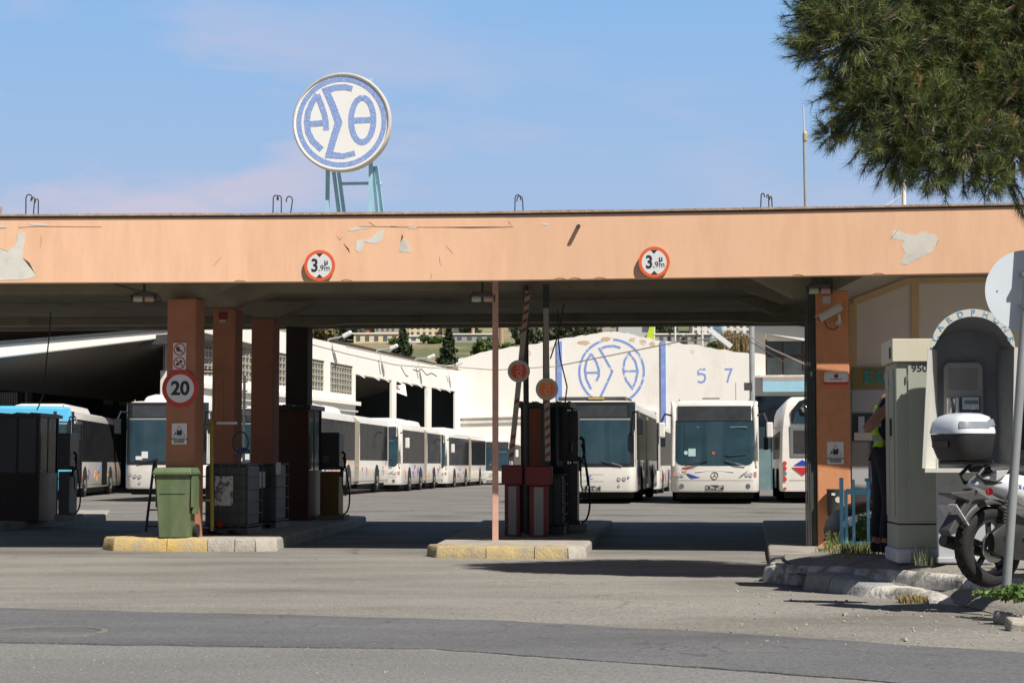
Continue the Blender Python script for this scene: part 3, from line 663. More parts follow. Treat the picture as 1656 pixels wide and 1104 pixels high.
# thin pole
q=P(801,877,27.3); t=empty('canopy_pole',(q.x,27.3,.12),0,'thin square peach pole propping the canopy at the central island','pole')
MB().box(-.045,.045,-.045,.045,.0,3.9).build('post',M('pole_paint',(.62,.36,.28),.6,var=.12,vs=5,dirt=(.4,.2,.15),dscale=3),t,bevel=.006)
MB().box(-.075,.075,-.075,.075,.0,.012).build('foot_plate',M('pole_foot_rust',(.4,.22,.15),.7),t)
# speed sign etc. on first column
q=P(291.5,628,27.5); r_=30*27.5/3000; t=empty('speed_limit_sign',q,CR,'round red ringed speed limit 20 sign on the first peach column','traffic sign')
MB().disc((0,.012,0),r_,.014,48).build('backplate',greym,t); MB().disc((0,.0,0),r_,.006,48,'Y',r_*.76).build('red_ring',red,t); MB().disc((0,.0,0),r_*.76,.004,48).build('face',wht,t)
text('20',r_*1.02,signblk,t,(0,-.004,-.005),bold=.009)
q=P(290.5,576,27.52); t=empty('prohibition_plate',q,CR,'small white plate with two red prohibition rings, no smoking and no flames','notice sign')
MB().box(-.10,.10,-.006,.006,-.2,.2).build('plate',wht,t)
for i,zc in enumerate((.1,-.1)):
    MB().disc((0,-.008,zc),.092,.004,28,'Y',.076).build('prohibition_ring',red,t); MB().cb((0,-.0085,zc),(.17,.004,.014),0,0,R(45)).build('prohibition_bar',red,t)
    b=MB(); 
    if i==0: b.cb((0,-.007,zc-.02),(.09,.003,.02),0,0,R(12)); b.disc((-.025,-.007,zc+.015),.03,.003,14)
    else: b.cb((.025,-.007,zc+.025),(.04,.003,.03),0,0,R(20)); b.disc((-.03,-.007,zc-.02),.022,.003,12); b.cb((-.0,-.007,zc),(.04,.003,.012),0,0,R(-30))
    b.build('pictogram',signblk,t)
# red alarm siren on second column
q=P(361,516,30.6); t=empty('alarm_siren',q,CR,'small red siren with pale base on the second column','siren')
MB().box(-.07,.07,-.05,.05,0,.12).build('siren_body',M('dull_red',(.22,.02,.02),.5),t,bevel=.01); MB().box(-.055,.055,-.05,.05,-.05,-.005).build('siren_lens',M('lens_pale',(.4,.42,.35),.4),t,bevel=.01)
# ---------------------------------------------------------------- wheelie bin
bg_=M('bin_green',(.105,.155,.07),.6,var=.14,vs=4,dirt=(.19,.21,.12),dscale=2.5,dlo=.45,dhi=.75,stretch=(1.5,1.5,.5))
YB=27.0; a=P(250,867,YB); t=empty('wheelie_bin',(P(280,866,YB).x,YB+.25,0.18),R(-4),'faded green wheelie bin standing on the yellow kerb against the first peach column','wheelie bin')
sb=3000/YB; hb=(872-766)/sb
def taper(w0,d0,w1,d1,z0,z1,yb=0): 
    return [(-w0/2,-d0/2,z0),(w0/2,-d0/2,z0),(w0/2,d0/2,z0),(-w0/2,d0/2,z0),(-w1/2,-d1/2,z1),(w1/2,-d1/2,z1),(w1/2,d1/2,z1),(-w1/2,d1/2,z1)],[(3,2,1,0),(4,5,6,7),(0,1,5,4),(1,2,6,5),(2,3,7,6),(3,0,4,7)]
b=MB(); v_,f_=taper(.40,.42,.49,.54,.02,hb); b.add(v_,f_); b.box(-.26,.26,-.285,.285,hb-.045,hb); 
for s in(-1,1): b.box(s*.262-.012,s*.262+.012,-.16,.2,hb-.5,hb-.05)
b.box(-.19,.19,-.262,-.245,hb-.30,hb-.295)
b.build('bin_body',bg_,t,bevel=.015)
b=MB(); v_,f_=taper(.57,.62,.52,.54,hb+.005,hb+.075); b.add(v_,f_); b.box(-.285,.285,-.31,.31,hb-.03,hb+.02); b.build('bin_lid',bg_,t,bevel=.012)
MB().tube([(-.2,.33,hb-.02),(.2,.33,hb-.02)],.016,8).build('bin_handle',bg_,t)
for s in(-1,1): MB().disc((s*.25,.22,.1),.1,.05,20,'X').build('bin_wheel',rub,t)
MB().box(.235,.275,-.05,.25,.35,hb-.1).build('side_pocket',bg_,t,bevel=.01)
# ---------------------------------------------------------------- barriers
dred=M('barrier_red',(.16,.010,.012),.45,var=.12,vs=4); dwh=M('barrier_white_panel',(.30,.30,.28),.6,var=.1,vs=3)
def barrier(x0,x1,ytop,ybot,Y,lab,arm,disc,col,mir=0):
    a=P(x0,ybot,Y);c=P(x1,ybot,Y);w_=c.x-a.x;h_=P(x0,ytop,Y).z-a.z
    t=empty('barrier_cabinet',(a.x+w_/2,Y,.135),R(-4),lab,'barrier',group='raised arm barriers on the central island')
    hw=w_/2
    MB().box(-hw*.72,hw*.72,-.13,.15,0,h_*.70).build('housing',dred,t,bevel=.01)
    MB().prism([(-hw*.62-.06,h_*.70),(hw*.62+.06,h_*.70),(hw,h_*.74),(hw,h_*.97),(-hw,h_*.97),(-hw,h_*.74)],-.17,.18).build('head_cover',dred,t,bevel=.02)
    MB().box(-hw*.36,hw*.36,-.134,-.128,.03,h_*.68).build('white_panel',dwh,t)
    # arm
    A=P(*arm[0],Y-.1)-t.location; B=P(*arm[1],Y-.1)-t.location
    Mi=Matrix.Rotation(R(4),4,'Z'); A=Mi@A;B=Mi@B
    armo=MB().bar(A,B,.05,.085).build('barrier_arm',M('arm_grey_white',(.32,.30,.26),.6,var=.12,vs=4),t,bevel=.006)
    d=(B-A).normalized(); ln=(B-A).length; n=int(ln/.14); b=MB()
    sdv=Vector((d.z,0,-d.x))
    for i in range(n):
        f=(i+.3)*.14
        if mir==0 and (.45<f<.75 or .95<f<1.9): continue
        if mir==1 and f>1.05: continue
        p=A+d*f; u=sdv*.036; 
        q=[p-u-d*.0,p+u+d*.05,p+u+d*.11,p-u+d*.06]
        b.add([x+Vector((0,-.0285,0)) for x in q]+[x+Vector((0,-.02,0)) for x in q],[(0,1,2,3),(0,4,5,1),(1,5,6,2),(2,6,7,3),(3,7,4,0)])
    b.build('red_stripes',M('stripe_red',(.22,.03,.025),.5),t)
    q=Mi@(P(*disc,Y-.17)-t.location)
    MB().disc(q,.175,.02,36,'Y',.125).build('disc_rim',M('disc_rim_grey',(.42,.43,.36),.5),t)
    MB().disc(q,.126,.014,36).build('disc_face',col,t)
    text('STOP' ,.115,M('faint_letter',(.75,.45,.33),.6),t,q+Vector((0,-.009,0)),ry=R(90 if mir==0 else 90),ext=.001,bold=.002,sx=.95)
barrier(812,847,744,863,29.1,'left barrier cabinet with leaning arm and red stop disc',((826,745),(854,470)),(839,600),M('stop_disc_red',(.62,.07,.03),.35,emit=0),0)
barrier(851,893,748,866,28.9,'right barrier cabinet with upright arm and orange stop disc',((886,745),(883,498)),(884.5,629),M('stop_disc_orange',(.80,.19,.03),.35),1)
q=P(852,850,29.8); t=empty('dark_conduit_post',(q.x,29.8,.13),0,'slim dark conduit post behind the leaning barrier arm up to the canopy','post')
MB().tube([(0,0,0),(-.02,0,4.0)],.045,8).build('post_tube',dkm,t)
q=P(883,640,29.6); t=empty('dark_conduit_post',(q.x,29.6,.13),0,'dark square post behind the upright barrier arm','post')
MB().box(-.05,.05,-.05,.05,0,4.0).build('post_tube',dkgreen,t)
for pts,l in (([(912,490,27.8),(903,540,27.8),(890,580,27.8)],'dark drooping wire beside the upright barrier post'),([(902,500,28),(902,540,28),(906,580,28),(917,625,28),(914,650,28)],'thin dark wire hanging in front of the blue pilaster'),([(82,505,30),(80,540,30),(76,575,30),(70,640,32),(60,662,33)],'black cable hanging down to the left pump kiosk')):
    tag(MB().tube([P(*p) for p in pts],.012,6).build('hanging_cable',blk),l,'cable')
# ---------------------------------------------------------------- pump kiosks
glassk=M('kiosk_pane',(.015,.025,.028),.08,var=.3,vs=2,spec=.3,bump=.1,bs=1.5)
alu=M('dull_aluminium',(.13,.115,.095),.45,metal=.3,var=.25,vs=3,bump=.1,bs=5)
def kiosk(px0,px1,ytop,Y,d,lab,frame,zb=.145,glassfront=True,roofc=dkm,panel=None):
    a=P(px0,800,Y);c=P(px1,800,Y);w_=c.x-a.x; h_=P(px0,ytop,Y).z-zb
    t=empty('pump_kiosk',(a.x,Y,zb),CR,lab,'kiosk')
    panel=panel or frame
    for x in(0,w_-.07):
        for y in(0,d-.07): MB().box(x,x+.07,y,y+.07,0,h_).build('frame_post',frame,t)
    zm=h_*.42
    b=MB(); b.box(.07,w_-.07,.01,.05,.0,zm);b.build('front_panel',panel,t)
    MB().box(w_-.045,w_-.005,.07,d-.07,0,zm).build('side_panel',alu,t)
    MB().box(.005,.045,.07,d-.07,0,zm).build('side_panel',alu,t)
    MB().box(.07,w_-.07,.0,.06,zm,zm+.06).build('sill_rail',frame,t)
    MB().box(w_-.06,w_+.0,.07,d-.07,zm,zm+.05).build('sill_rail',alu,t)
    if glassfront: 
        MB().box(.07,w_-.07,.025,.035,zm+.06,h_-.08).build('window_pane',glassk,t)
        MB().box(w_*.5-.02,w_*.5+.02,.015,.045,zm+.06,h_-.08).build('mullion',frame,t)
    else: MB().box(.07,w_-.07,.01,.05,zm+.06,h_-.08).build('front_panel',panel,t)
    MB().box(w_-.035,w_-.02,.07,d-.07,zm+.05,h_-.08).build('window_pane',glassk,t)
    MB().box(w_-.05,w_-.008,d*.5-.02,d*.5+.02,zm+.05,h_-.08).build('mullion',alu,t)
    MB().box(.02,.035,.07,d-.07,zm,h_-.08).build('window_pane',glassk,t)
    MB().box(.0,w_,d-.05,d-.01,0,h_-.08).build('back_panel',panel,t)
    b=MB(); n=18
    for i in range(n): b.box(lerp(-.06,w_+.06,i/n),lerp(-.06,w_+.06,(i+1)/n)-.01,-.08,d+.08,h_-.08,h_-.02+random.uniform(0,.035))
    b.build('roof',roofc,t); return t,w_,h_
kiosk(-10,64,668,36.6,1.15,'dark brown pump kiosk at the far left with glazed side',M('kiosk_brown',(.035,.020,.013),.6,var=.2))
kiosk(449,499,655,35.9,1.3,'brown pump kiosk with glazed metal side behind the peach columns',M('kiosk_orange_brown',(.09,.038,.018),.6,var=.15),glassfront=False)
t,kw,kh=kiosk(842,918,650,30.4,1.6,'dark glazed pump kiosk on the central island behind the barriers',M('kiosk_dark_frame',(.025,.018,.012),.6,var=.2))
MB().box(.12,.34,.0,.022,1.0,kh-.1).build('orange_panel',M('orange_notice',(.25,.07,.02),.5),t)
def dispenser(px0,px1,ytop,Y,zb,lab,body,lower,hose_side=1,grp='fuel dispensers beside the kiosks'):
    a=P(px0,800,Y);c=P(px1,800,Y);w_=c.x-a.x;h_=P(px0,ytop,Y).z-zb
    t=empty('fuel_dispenser',(a.x,Y,zb),CR,lab,'fuel dispenser',grp)
    MB().box(0,w_,0,.5,.12,h_*.56).build('lower_cabinet',lower,t,bevel=.012)
    MB().box(-.01,w_+.01,-.02,.52,h_*.58,h_).build('display_head',body,t,bevel=.015)
    MB().box(w_*.15,w_*.6,-.03,-.02,h_*.66,h_*.74).build('display_window',glassk,t)
    MB().box(-.05,w_+.12,-.05,.55,0,.12).build('plinth',conc,t,bevel=.01)
    x=w_+.04; 
    MB().box(w_+.01,w_+.06,.1,.2,h_*.5,h_*.62).build('nozzle_cradle',blk,t)
    MB().tube([(x,.15,h_*.78),(x+.05,.13,h_*.76),(x+.07,.12,h_*.66),(x+.03,.14,h_*.58)],[.03,.025,.02,.015],8).build('nozzle',blk,t,smooth=50)
    pts=[(x+.02,.12,h_*.72)]
    for i in range(12):
        f=i/11; pts.append((x+.12*math.sin(PI*f)+.04,.1,h_*(.70-.62*math.sin(PI*f*.5))))
    pts+=[(x+.02,.1,h_*.03),(w_-.02,.12,h_*.1)]
    MB().tube(pts,.016,8).build('hose',blk,t,smooth=60)
    MB().tube([(x,.18,h_*.56),(x+.01,.17,h_*.38),(x+.06,.17,h_*.28),(x+.12,.17,h_*.4),(x+.08,.17,h_*.56),(x,.18,h_*.58)],.013,8).build('hose',blk,t,smooth=60)
dispenser(94,112,700,36.9,.145,'dark fuel dispenser beside the far left kiosk in front of the blue bus',M('disp_dark',(.03,.03,.032),.4),M('disp_grey',(.10,.10,.10),.5))
dispenser(518,548,699,36.4,.145,'fuel dispenser with ochre lower cabinet beside the brown kiosk',M('disp_dark2',(.05,.05,.05),.4),M('disp_ochre',(.30,.17,.03),.5))
dispenser(918,934,664,30.8,.145,'narrow dark fuel dispenser with looping hoses right of the central kiosk',M('disp_dark',(.03,.03,.032),.4),M('disp_dark2',(.05,.05,.05),.4))
# IBC tanks
ibcm=M('tank_plastic',(.06,.068,.07),.5,var=.12,vs=2)
def ibc(px0,px1,ytop,Y,lab,zb=.145,label=False):
    a=P(px0,800,Y);c=P(px1,800,Y);w_=c.x-a.x;h_=P(px0,ytop,Y).z-zb
    t=empty('liquid_tank',(a.x,Y,zb),CR,lab,'tank',group='caged liquid tanks under the canopy')
    MB().box(.03,w_-.03,.03,.95,.14,h_-.03).build('tank_body',ibcm,t,bevel=.05)
    b=MB()
    for i in range(int(w_/.13)+1):
        x=i*w_/int(w_/.13); b.tube([(x,0,.12),(x,0,h_)],.009,6); b.tube([(x,.98,.12),(x,.98,h_)],.009,6)
    for j in range(6):
        z=.16+j*(h_-.18)/5; b.tube([(0,0,z),(w_,0,z),(w_,.98,z),(0,.98,z),(0,0,z)],.009,6)
    b.build('cage',M('cage_steel',(.08,.085,.085),.5,metal=.4),t)
    b=MB(); b.box(0,w_,0,1,.1,.13)
    for x in(0,w_/2-.05,w_-.1): b.box(x,x+.1,0,1,0,.1)
    b.build('pallet',dkm,t)
    if label: MB().box(w_*.28,w_*.68,-.02,-.012,h_*.42,h_*.82).build('torn_label',M('torn_white_label',(.5,.5,.48),.7,var=.05,dirt=(.12,.13,.13),dscale=9,dlo=.5,dhi=.54),t); MB().disc((w_*.42,-.03,.2),.05,.05,14).build('red_valve_cap',M('valve_red',(.35,.01,.01),.4),t)
    return t
ibc(327,402,748,28.7,'caged liquid tank with torn white label beside the yellow stand',label=True)
ibc(403,447,748,31.6,'second caged tank with white tags in front of the brown kiosk')
q=P(424,775,31.4); tag(MB().box(-.05,.05,0,.01,-.13,.13).build('paper_tag',wht,None,loc=q),'small white paper tag hanging on the second caged tank','tag')
q=P(450,757,31.4); tag(MB().box(-.04,.04,0,.01,-.1,.1).build('paper_tag',wht,None,loc=q),'small white paper tag at the edge of the brown kiosk','tag')
q=P(393,738,28.9); tag(MB().lathe([(.0,0),(.13,.0),(.12,.05),(.05,.09),(0,.1)],20).build('blue_basin',M('blue_plastic',(.08,.15,.30),.4),None,smooth=50,loc=(q.x,28.9,1.42)),'upturned blue basin on top of the labelled caged tank','basin')
ibc(880,912,765,29.5,'small caged tank behind the right barrier cabinet')
# yellow pipe stand
yp=M('yellow_pipe_paint',(.30,.24,.03),.5,var=.15,vs=4)
q=P(343,858,28.2); t=empty('yellow_pipe_stand',(q.x,28.2,.14),0,'yellow pipe frame with steel rollers right of the first column','pipe frame')
sc_=28.2/3000
def yz(px,py): v_=P(px,py,28.2); return (v_.x-q.x,0,v_.z-.14)
MB().tube([yz(343,858),yz(342,680)],.03,8).build('upright',yp,t)
MB().tube([yz(322,688),yz(345,688)],.025,8).build('top_rail',yp,t); MB().tube([yz(324,808),yz(343,808)],.022,8).build('low_rail',yp,t)
b=MB()
for x in (348,362): b.tube([yz(x,682),yz(x,612)],.016,6)
b.tube([yz(322,603),yz(345,603),yz(362,603)],.012,6); b.tube([yz(322,598),yz(362,598)],.012,6); b.build('hanging_rods',M('ochre_rod',(.22,.15,.04),.6),t)
MB().box(.06,.35,-.06,.06,yz(345,686)[2],yz(345,682)[2]).build('shelf_plate',steel,t)
MB().tube([(.42+.12*math.cos(a_),-.02,yz(0,715)[2]+.16*math.sin(a_)) for a_ in [i*PI/8 for i in range(17)]],.012,6).build('hose_coil',blk,t)
q=P(394,745,29.6); t=empty('steel_standpipe',(q.x,29.6,.14),0,'thin bright steel standpipe between the second and third columns','pipe')
zt=P(394,607,29.6).z-.14
MB().tube([(0,0,0),(0,0,zt)],.022,8).build('pipe',steel,t); b=MB()
for z in(zt-.1,zt-.25,zt-.5,zt-.65): b.tube([(-.05,0,z),(.05,0,z)],.012,6)
b.build('pipe_clamps',steel,t)
# step ladder
q=P(240,842,30.0); t=empty('step_ladder',(q.x,30.0,.0),R(10),'narrow dark step ladder leaning behind the green bin','ladder')
zt=P(240,745,30).z
for s,b0 in((0,-.06),(.42,.2)):
    MB().bar((b0,s,0),(.08,s*.8+.05,zt),.035).build('ladder_rail',dkm,t)
MB().bar((.28,0,0),(.1,.05,zt),.03).build('ladder_rail',dkm,t)
for i in range(4):
    f=(i+1)/5; MB().box(lerp(-.06,.08,f)-.02,lerp(.28,.1,f)+.02,-.01,.06,zt*f-.012,zt*f+.012).build('ladder_tread',dkm,t)
# ---------------------------------------------------------------- cabinet
cabm=M('cabinet_grey_green',(.36,.38,.32),.55,var=.05,vs=2,dirt=(.30,.31,.25),dscale=2,dlo=.5,dhi=.8); capm=M('cabinet_cream_top',(.62,.58,.45),.55,var=.05,vs=3)
YC=16.7; s=3000/YC; a=P(1452,900,YC); zb=P(1452,886,YC).z
t=empty('street_cabinet',(a.x,YC,P(1452,905,YC).z),R(-3),'tall grey green utility cabinet numbered 950 beside the phone booth','utility cabinet')
Z=lambda py: P(1452,py,YC).z-t.location.z
W=.86;D=.62
MB().box(-.02,W+.02,-.02,D+.05,-.03,Z(886)).build('whitewashed_base',M('blue_white_wash',(.55,.58,.64),.9,var=.1,vs=5,bump=.5,bs=25,dirt=(.35,.34,.32),dscale=4,dlo=.58,dhi=.68),t,bevel=.03)
MB().box(0,W,0,D,Z(886),Z(848)).build('plinth',cabm,t,bevel=.006)
MB().box(.003,W-.003,.003,D-.003,Z(846),Z(586)).build('body',cabm,t,bevel=.008)
MB().box(-.03,W+.03,-.035,D+.03,Z(585),Z(548)).build('cap',capm,t,bevel=.006)
MB().box(.11,W-.03,-.012,.006,Z(842),Z(590)).build('door',cabm,t,bevel=.005)
MB().box(-.010,.006,.10,.34,Z(835),Z(597)).build('side_door',cabm,t,bevel=.005); MB().box(-.010,.006,.38,D-.05,Z(835),Z(597)).build('side_door',cabm,t,bevel=.005)
for py in(610,695,780): MB().tube([(.105,-.018,Z(py)-.03),(.105,-.018,Z(py)+.03)],.007,8).build('hinge',steel,t)
for py in(615,780): MB().tube([(-.014,.36,Z(py)-.03),(-.014,.36,Z(py)+.03)],.007,8).build('hinge',steel,t)
MB().cb((-.02,.2,Z(690)),(.015,.03,.16)).build('lock_handle',dkm,t)
MB().cb((-.036,.08,Z(570)),(.01,.05,.1)).build('cap_vent',dkm,t)
text('950',.088,signblk,t,(.212,-.0135,Z(596)),ext=.0008,align='CENTER',bold=.002,sx=1.1,name='number')
# ---------------------------------------------------------------- phone booth
bm=M('booth_grey',(.46,.475,.49),.5,var=.06,vs=2,dirt=(.30,.31,.31),dscale=3,dlo=.52,dhi=.75); bmd=M('booth_inside_shade_grey',(.17,.185,.20),.55,var=.08,vs=3,dirt=(.12,.13,.14),dscale=4,dlo=.5,dhi=.7); bml=M('booth_arch_lit_side_cream',(.62,.61,.56),.5,var=.04)  # inside grey has the hood's shade mixed into its colour
YP=15.9; s=3000/YP; c=P(1578,912,YP)
t=empty('phone_booth',(c.x,YP,P(1571,912,16.0).z),R(-7),'grey arched cardphone booth on a flat pedestal behind the scooter','phone booth')
Z=lambda py: P(1571,py,YP).z-t.location.z
X=lambda px: (px-1571)/s
MB().box(X(1518),X(1606),.30,.42,0,Z(762)).build('pedestal',bm,t,bevel=.01); MB().box(X(1516),X(1610),.26,.46,0,.05).build('pedestal_foot',bm,t,bevel=.01)
xl0,xl1=X(1493),X(1637); zl,zh=Z(757),Z(562); xb0,xb1=X(1524),X(1620); xt0,xt1=X(1505),X(1638)
def quadslab(b,p,n_,th):
    n_=Vector(n_); p=[Vector(q) for q in p]; q=[x+n_*th for x in p]
    b.add(p+q,[(0,1,2,3),(7,6,5,4),(0,4,5,1),(1,5,6,2),(2,6,7,3),(3,7,4,0)])
b=MB(); quadslab(b,[(xl0,0,zl),(xb0,.45,zl),(xb0,.45,zh),(xt0,0,zh)],(-1,0,0),.012); b.build('left_side_panel',bml,t)  # grey metal panel coloured cream, sunlight put into the colour
b=MB(); quadslab(b,[(xl1-.03,0,zl),(xb1,.45,zl),(xb1,.45,zh),(xt1,0,zh)],(1,0,0),.012); b.build('right_side_panel',bmd,t)  # matching panel coloured dark grey, shade put into the colour
b=MB(); quadslab(b,[(xb0,.45,zl),(xb1,.45,zl),(xb1,.45,zh+.12),(xb0,.45,zh+.12)],(0,1,0),.015); b.build('back_panel',bmd,t)
b=MB(); b.bar((xl0-.01,-.01,zl),(xt0-.01,-.01,zh),.02,.03); b.build('edge_trim',bml,t); b=MB(); b.bar((xl1-.02,-.01,zl),(xt1+.01,-.01,zh),.02,.03); b.build('edge_trim',bml,t)
MB().prismz([(xl0,0),(xl1-.03,0),(xb1,.45),(xb0,.45)],zl-.035,zl).build('floor_shelf',bml,t)
# barrel hood
ac=(xt0+xt1)/2; ro=(xt1-xt0)/2; hz=Z(500)-zh
outer=arc(ac,zh,ro,hz,0,180,28)
inner=[(ac+ro*.97,zh),(ac+ro*.88,zh+.035),(ac+ro*.82,zh+.10)]+arc(ac,zh+.03,ro*.80,hz-.095,20,160,20)+[(ac-ro*.82,zh+.10),(ac-ro*.88,zh+.035),(ac-ro*.97,zh)]
b=MB(); n=28
fo=[];no=len(outer);
import itertools
def resample(pts,n):
    L_=[0]
    for p,q in zip(pts,pts[1:]): L_.append(L_[-1]+math.dist(p,q))
    out=[]
    for i in range(n+1):
        d=L_[-1]*i/n
        j=max(k for k in range(len(L_)) if L_[k]<=d+1e-9); j=min(j,len(pts)-2)
        f=(d-L_[j])/(L_[j+1]-L_[j]); out.append((lerp(pts[j][0],pts[j+1][0],f),lerp(pts[j][1],pts[j+1][1],f)))
    return out
O_=resample(outer,n);I_=resample(inner,n)
vs=[(p[0],-.03,p[1]) for p in O_]+[(p[0],-.03,p[1]) for p in I_]+[(p[0],-.012,p[1]) for p in O_]+[(p[0],-.012,p[1]) for p in I_]; m=n+1
fs=[]
for i in range(n): fs+=[(i,m+i,m+i+1,i+1),(2*m+i+1,3*m+i+1,3*m+i,2*m+i),(i+1,2*m+i+1,2*m+i,i),(m+i,3*m+i,3*m+i+1,m+i+1)]
fs+=[(0,2*m,3*m,m),(n,m+n,3*m+n,2*m+n)]
b.add(vs,fs); b.build('arch_front',bml,t)
b=MB(); vs=[];
for y,k_ in((-.01,1),(.45,.86)): vs+=[(ac+(p[0]-ac)*k_*.985,y,zh+(p[1]-zh)*(.98 if y<0 else .55)) for p in O_]
for y,k_ in((-.01,1),(.45,.86)): vs+=[(ac+(p[0]-ac)*k_*.965,y,zh+(p[1]-zh)*(.955 if y<0 else .52)) for p in O_]
fs=[]
for i in range(n): fs+=[(i,i+1,m+i+1,m+i),(2*m+i+1,2*m+i,3*m+i,3*m+i+1),(i,2*m+i,2*m+i+1,i+1)]
b.add(vs,fs); b.build('hood_vault',bmd,t,smooth=60)
MB().prism([(ac+(p[0]-ac)*.87,zh+(p[1]-zh)*.56) for p in O_]+[(ac-ro*.87,zh-.13),(ac+ro*.87,zh-.13)],.452,.462).build('hood_back',bmd,t)
for i,ch in enumerate('CARDPHONE'):
    a_=R(166-(166-12)*i/8); rx_,rz_=ro*.905,hz*.86
    text(ch,.072,M('booth_blue_letter',(.16,.38,.60),.5),t,(ac+rx_*math.cos(a_),-.033,zh+.012+rz_*math.sin(a_)),ry=PI/2-a_,ext=.001)
# phone
zp=lambda py:Z(py)
MB().prism([(X(1533),zp(735)),(X(1596),zp(735)),(X(1597),zp(590)),(X(1591),zp(581)),(X(1539),zp(581)),(X(1532),zp(588))],.36,.44).build('phone_backplate',M('phone_grey',(.24,.24,.235),.5,var=.08),t,bevel=.015)
b=MB(); 
for i in range(15):
    for j in range(11): b.disc((X(1541+i*3.2),.357,zp(593+j*3.3)),.0042,.004,6)
b.build('speaker_holes',signblk,t)
MB().box(X(1536),X(1556),.33,.37,zp(672),zp(640)).build('handset_cradle',M('chrome_plate',(.6,.6,.6),.3,metal=.6),t,bevel=.01)
MB().tube([(X(1546),.32,zp(643)),(X(1546),.28,zp(648)),(X(1546),.28,zp(666)),(X(1546),.32,zp(671))],[.022,.017,.017,.022],10).build('handset',blk,t,smooth=50)
MB().box(X(1559),X(1590),.33,.37,zp(678),zp(639)).build('keypad_panel',M('phone_blue_black',(.03,.04,.07),.4),t,bevel=.006)
MB().box(X(1561),X(1588),.322,.332,zp(660),zp(640)).build('display_bezel',M('phone_silver_blue',(.35,.42,.48),.35),t); MB().box(X(1564),X(1587),.318,.323,zp(651),zp(645)).build('display_window',M('lcd',(.08,.14,.15),.3),t)
b=MB()
for i in range(4):
    for j in range(3): b.box(X(1562+i*5),X(1565+i*5),.322,.33,zp(668+j*3),zp(666.2+j*3))
b.build('keys',wht,t)
MB().tube([(X(1546),.3,zp(671)),(X(1548),.25,zp(700)),(X(1540),.25,zp(735)),(X(1530),.3,zp(720))],.007,6).build('handset_cord',steel,t)
# ---------------------------------------------------------------- round sign on leaning pole
YR=14.0; a=P(1627,951,YR); bq=P(1663,430,YR)
t=empty('round_sign_on_pole',(a.x,YR,a.z-.02),0,'round sign seen from its pale back on a leaning grey pole at the right edge','traffic sign')
d=bq-Vector(t.location); top_=d*1.12
MB().tube([(0,0,0),top_*.25,top_*.5,top_*.75,top_],.034,14).build('pole',M('galvanised_pole',(.30,.32,.32),.5,metal=.2,var=.12,vs=5,dirt=(.36,.33,.29),dscale=6,dlo=.6,dhi=.7),t,smooth=50)
q=P(1661,470,YR+.05)-Vector(t.location)
MB().disc(q+Vector((0,.03,0)),67*YR/3000,.006,64).build('sign_plate',M('sign_back_pale',(.62,.68,.74),.5,var=.04),t)
for dz in(-.12,.12): MB().box(q.x-.05,q.x+.05,-.045,.075,q.z+dz-.015,q.z+dz+.015).build('clamp',steel,t)
MB().disc(q+Vector((-.22,.025,.0)),.006,.006,8).build('bolt',steel,t)
# ---------------------------------------------------------------- railing, litter bin, parked car
YF=20.2; a=P(1364,900,YF); t=empty('blue_railing',(a.x,YF,a.z-.05),R(-6),'short light blue metal railing beside the orange pier','railing')
Z=lambda py:P(1364,py,YF).z-t.location.z; X=lambda px:(px-1364)*YF/3000
for px,t0,w_ in((1362,772,.042),(1369,792,.036),(1381,775,.03),(1404,773,.03)): MB().box(X(px)-w_/2,X(px)+w_/2,-.02,.02,0 if px<1375 else Z(880),Z(t0)).build('upright',fence_b,t,bevel=.004)
MB().box(X(1369),X(1408),-.018,.018,Z(799),Z(790)).build('rail',fence_b,t,bevel=.004); MB().box(X(1369),X(1408),-.018,.018,Z(882),Z(875)).build('rail',fence_b,t,bevel=.004)
MB().box(X(1404)-.03,X(1404)+.03,-.03,.03,Z(778),Z(773)).build('end_cap',M('turquoise_cap',(.02,.30,.30),.5),t)
q=onpier(1351,835,.16); t=empty('litter_bin',(q.x,q.y,q.z),0,'dark litter bin with pale round label hung on the orange pier','litter bin')
hh=(835-789)*25.1/3000
MB().lathe([(.09,0),(.11,.02),(.118,hh-.02),(.125,hh),(.105,hh)],24).build('bin_bucket',M('bin_dark',(.05,.055,.055),.4,var=.2),t,smooth=40)
MB().disc((.02,-.118,hh*.62),.042,.008,20).build('round_label',M('label_cream',(.6,.57,.45),.6),t); MB().box(-.07,-.02,-.118,-.108,hh*.78,hh*.86).build('small_label',wht,t)
MB().lathe([(.0,hh-.05),(.1,hh-.05)],20,cap=False).build('bin_liner',blk,t)
# parked dark car, its nose at the pier
carp=M('car_black_paint',(.007,.008,.010),.45,var=.1,spec=.25); YK=22.2; a=P(1329,900,YK)
car=empty('parked_car',(a.x+.24,YK,.03),0,'black car parked behind the blue railing with its nose by the pier','car')
prof=[(0.02,.26),(0,.40),(.03,.52),(.14,.64),(.35,.74),(.95,.83),(1.05,.86),(1.75,1.32),(2.1,1.40),(2.9,1.40),(3.5,1.28),(3.85,.95),(3.98,.85),(4.02,.5),(3.95,.26)]
secs=[(-.0,.80),(.12,.93),(.35,1),(1.3,1),(1.53,.93),(1.65,.80)]
b=MB(); vs=[]; n=len(prof)
for y,k_ in secs:
    for x,z in prof:
        up=cl((z-.85)/.5); yy=lerp(y,.83,up*.22); vs.append((lerp(2.0,x,lerp(.93,1,(k_-.8)*5)),yy,lerp(.26,z,lerp(.94,1,(k_-.8)*5))))
fs=[]
for i in range(len(secs)-1):
    for j in range(n): fs.append((i*n+j,i*n+(j+1)%n,(i+1)*n+(j+1)%n,(i+1)*n+j))
fs+=[tuple(range(n-1,-1,-1)),tuple(range((len(secs)-1)*n,len(secs)*n))]
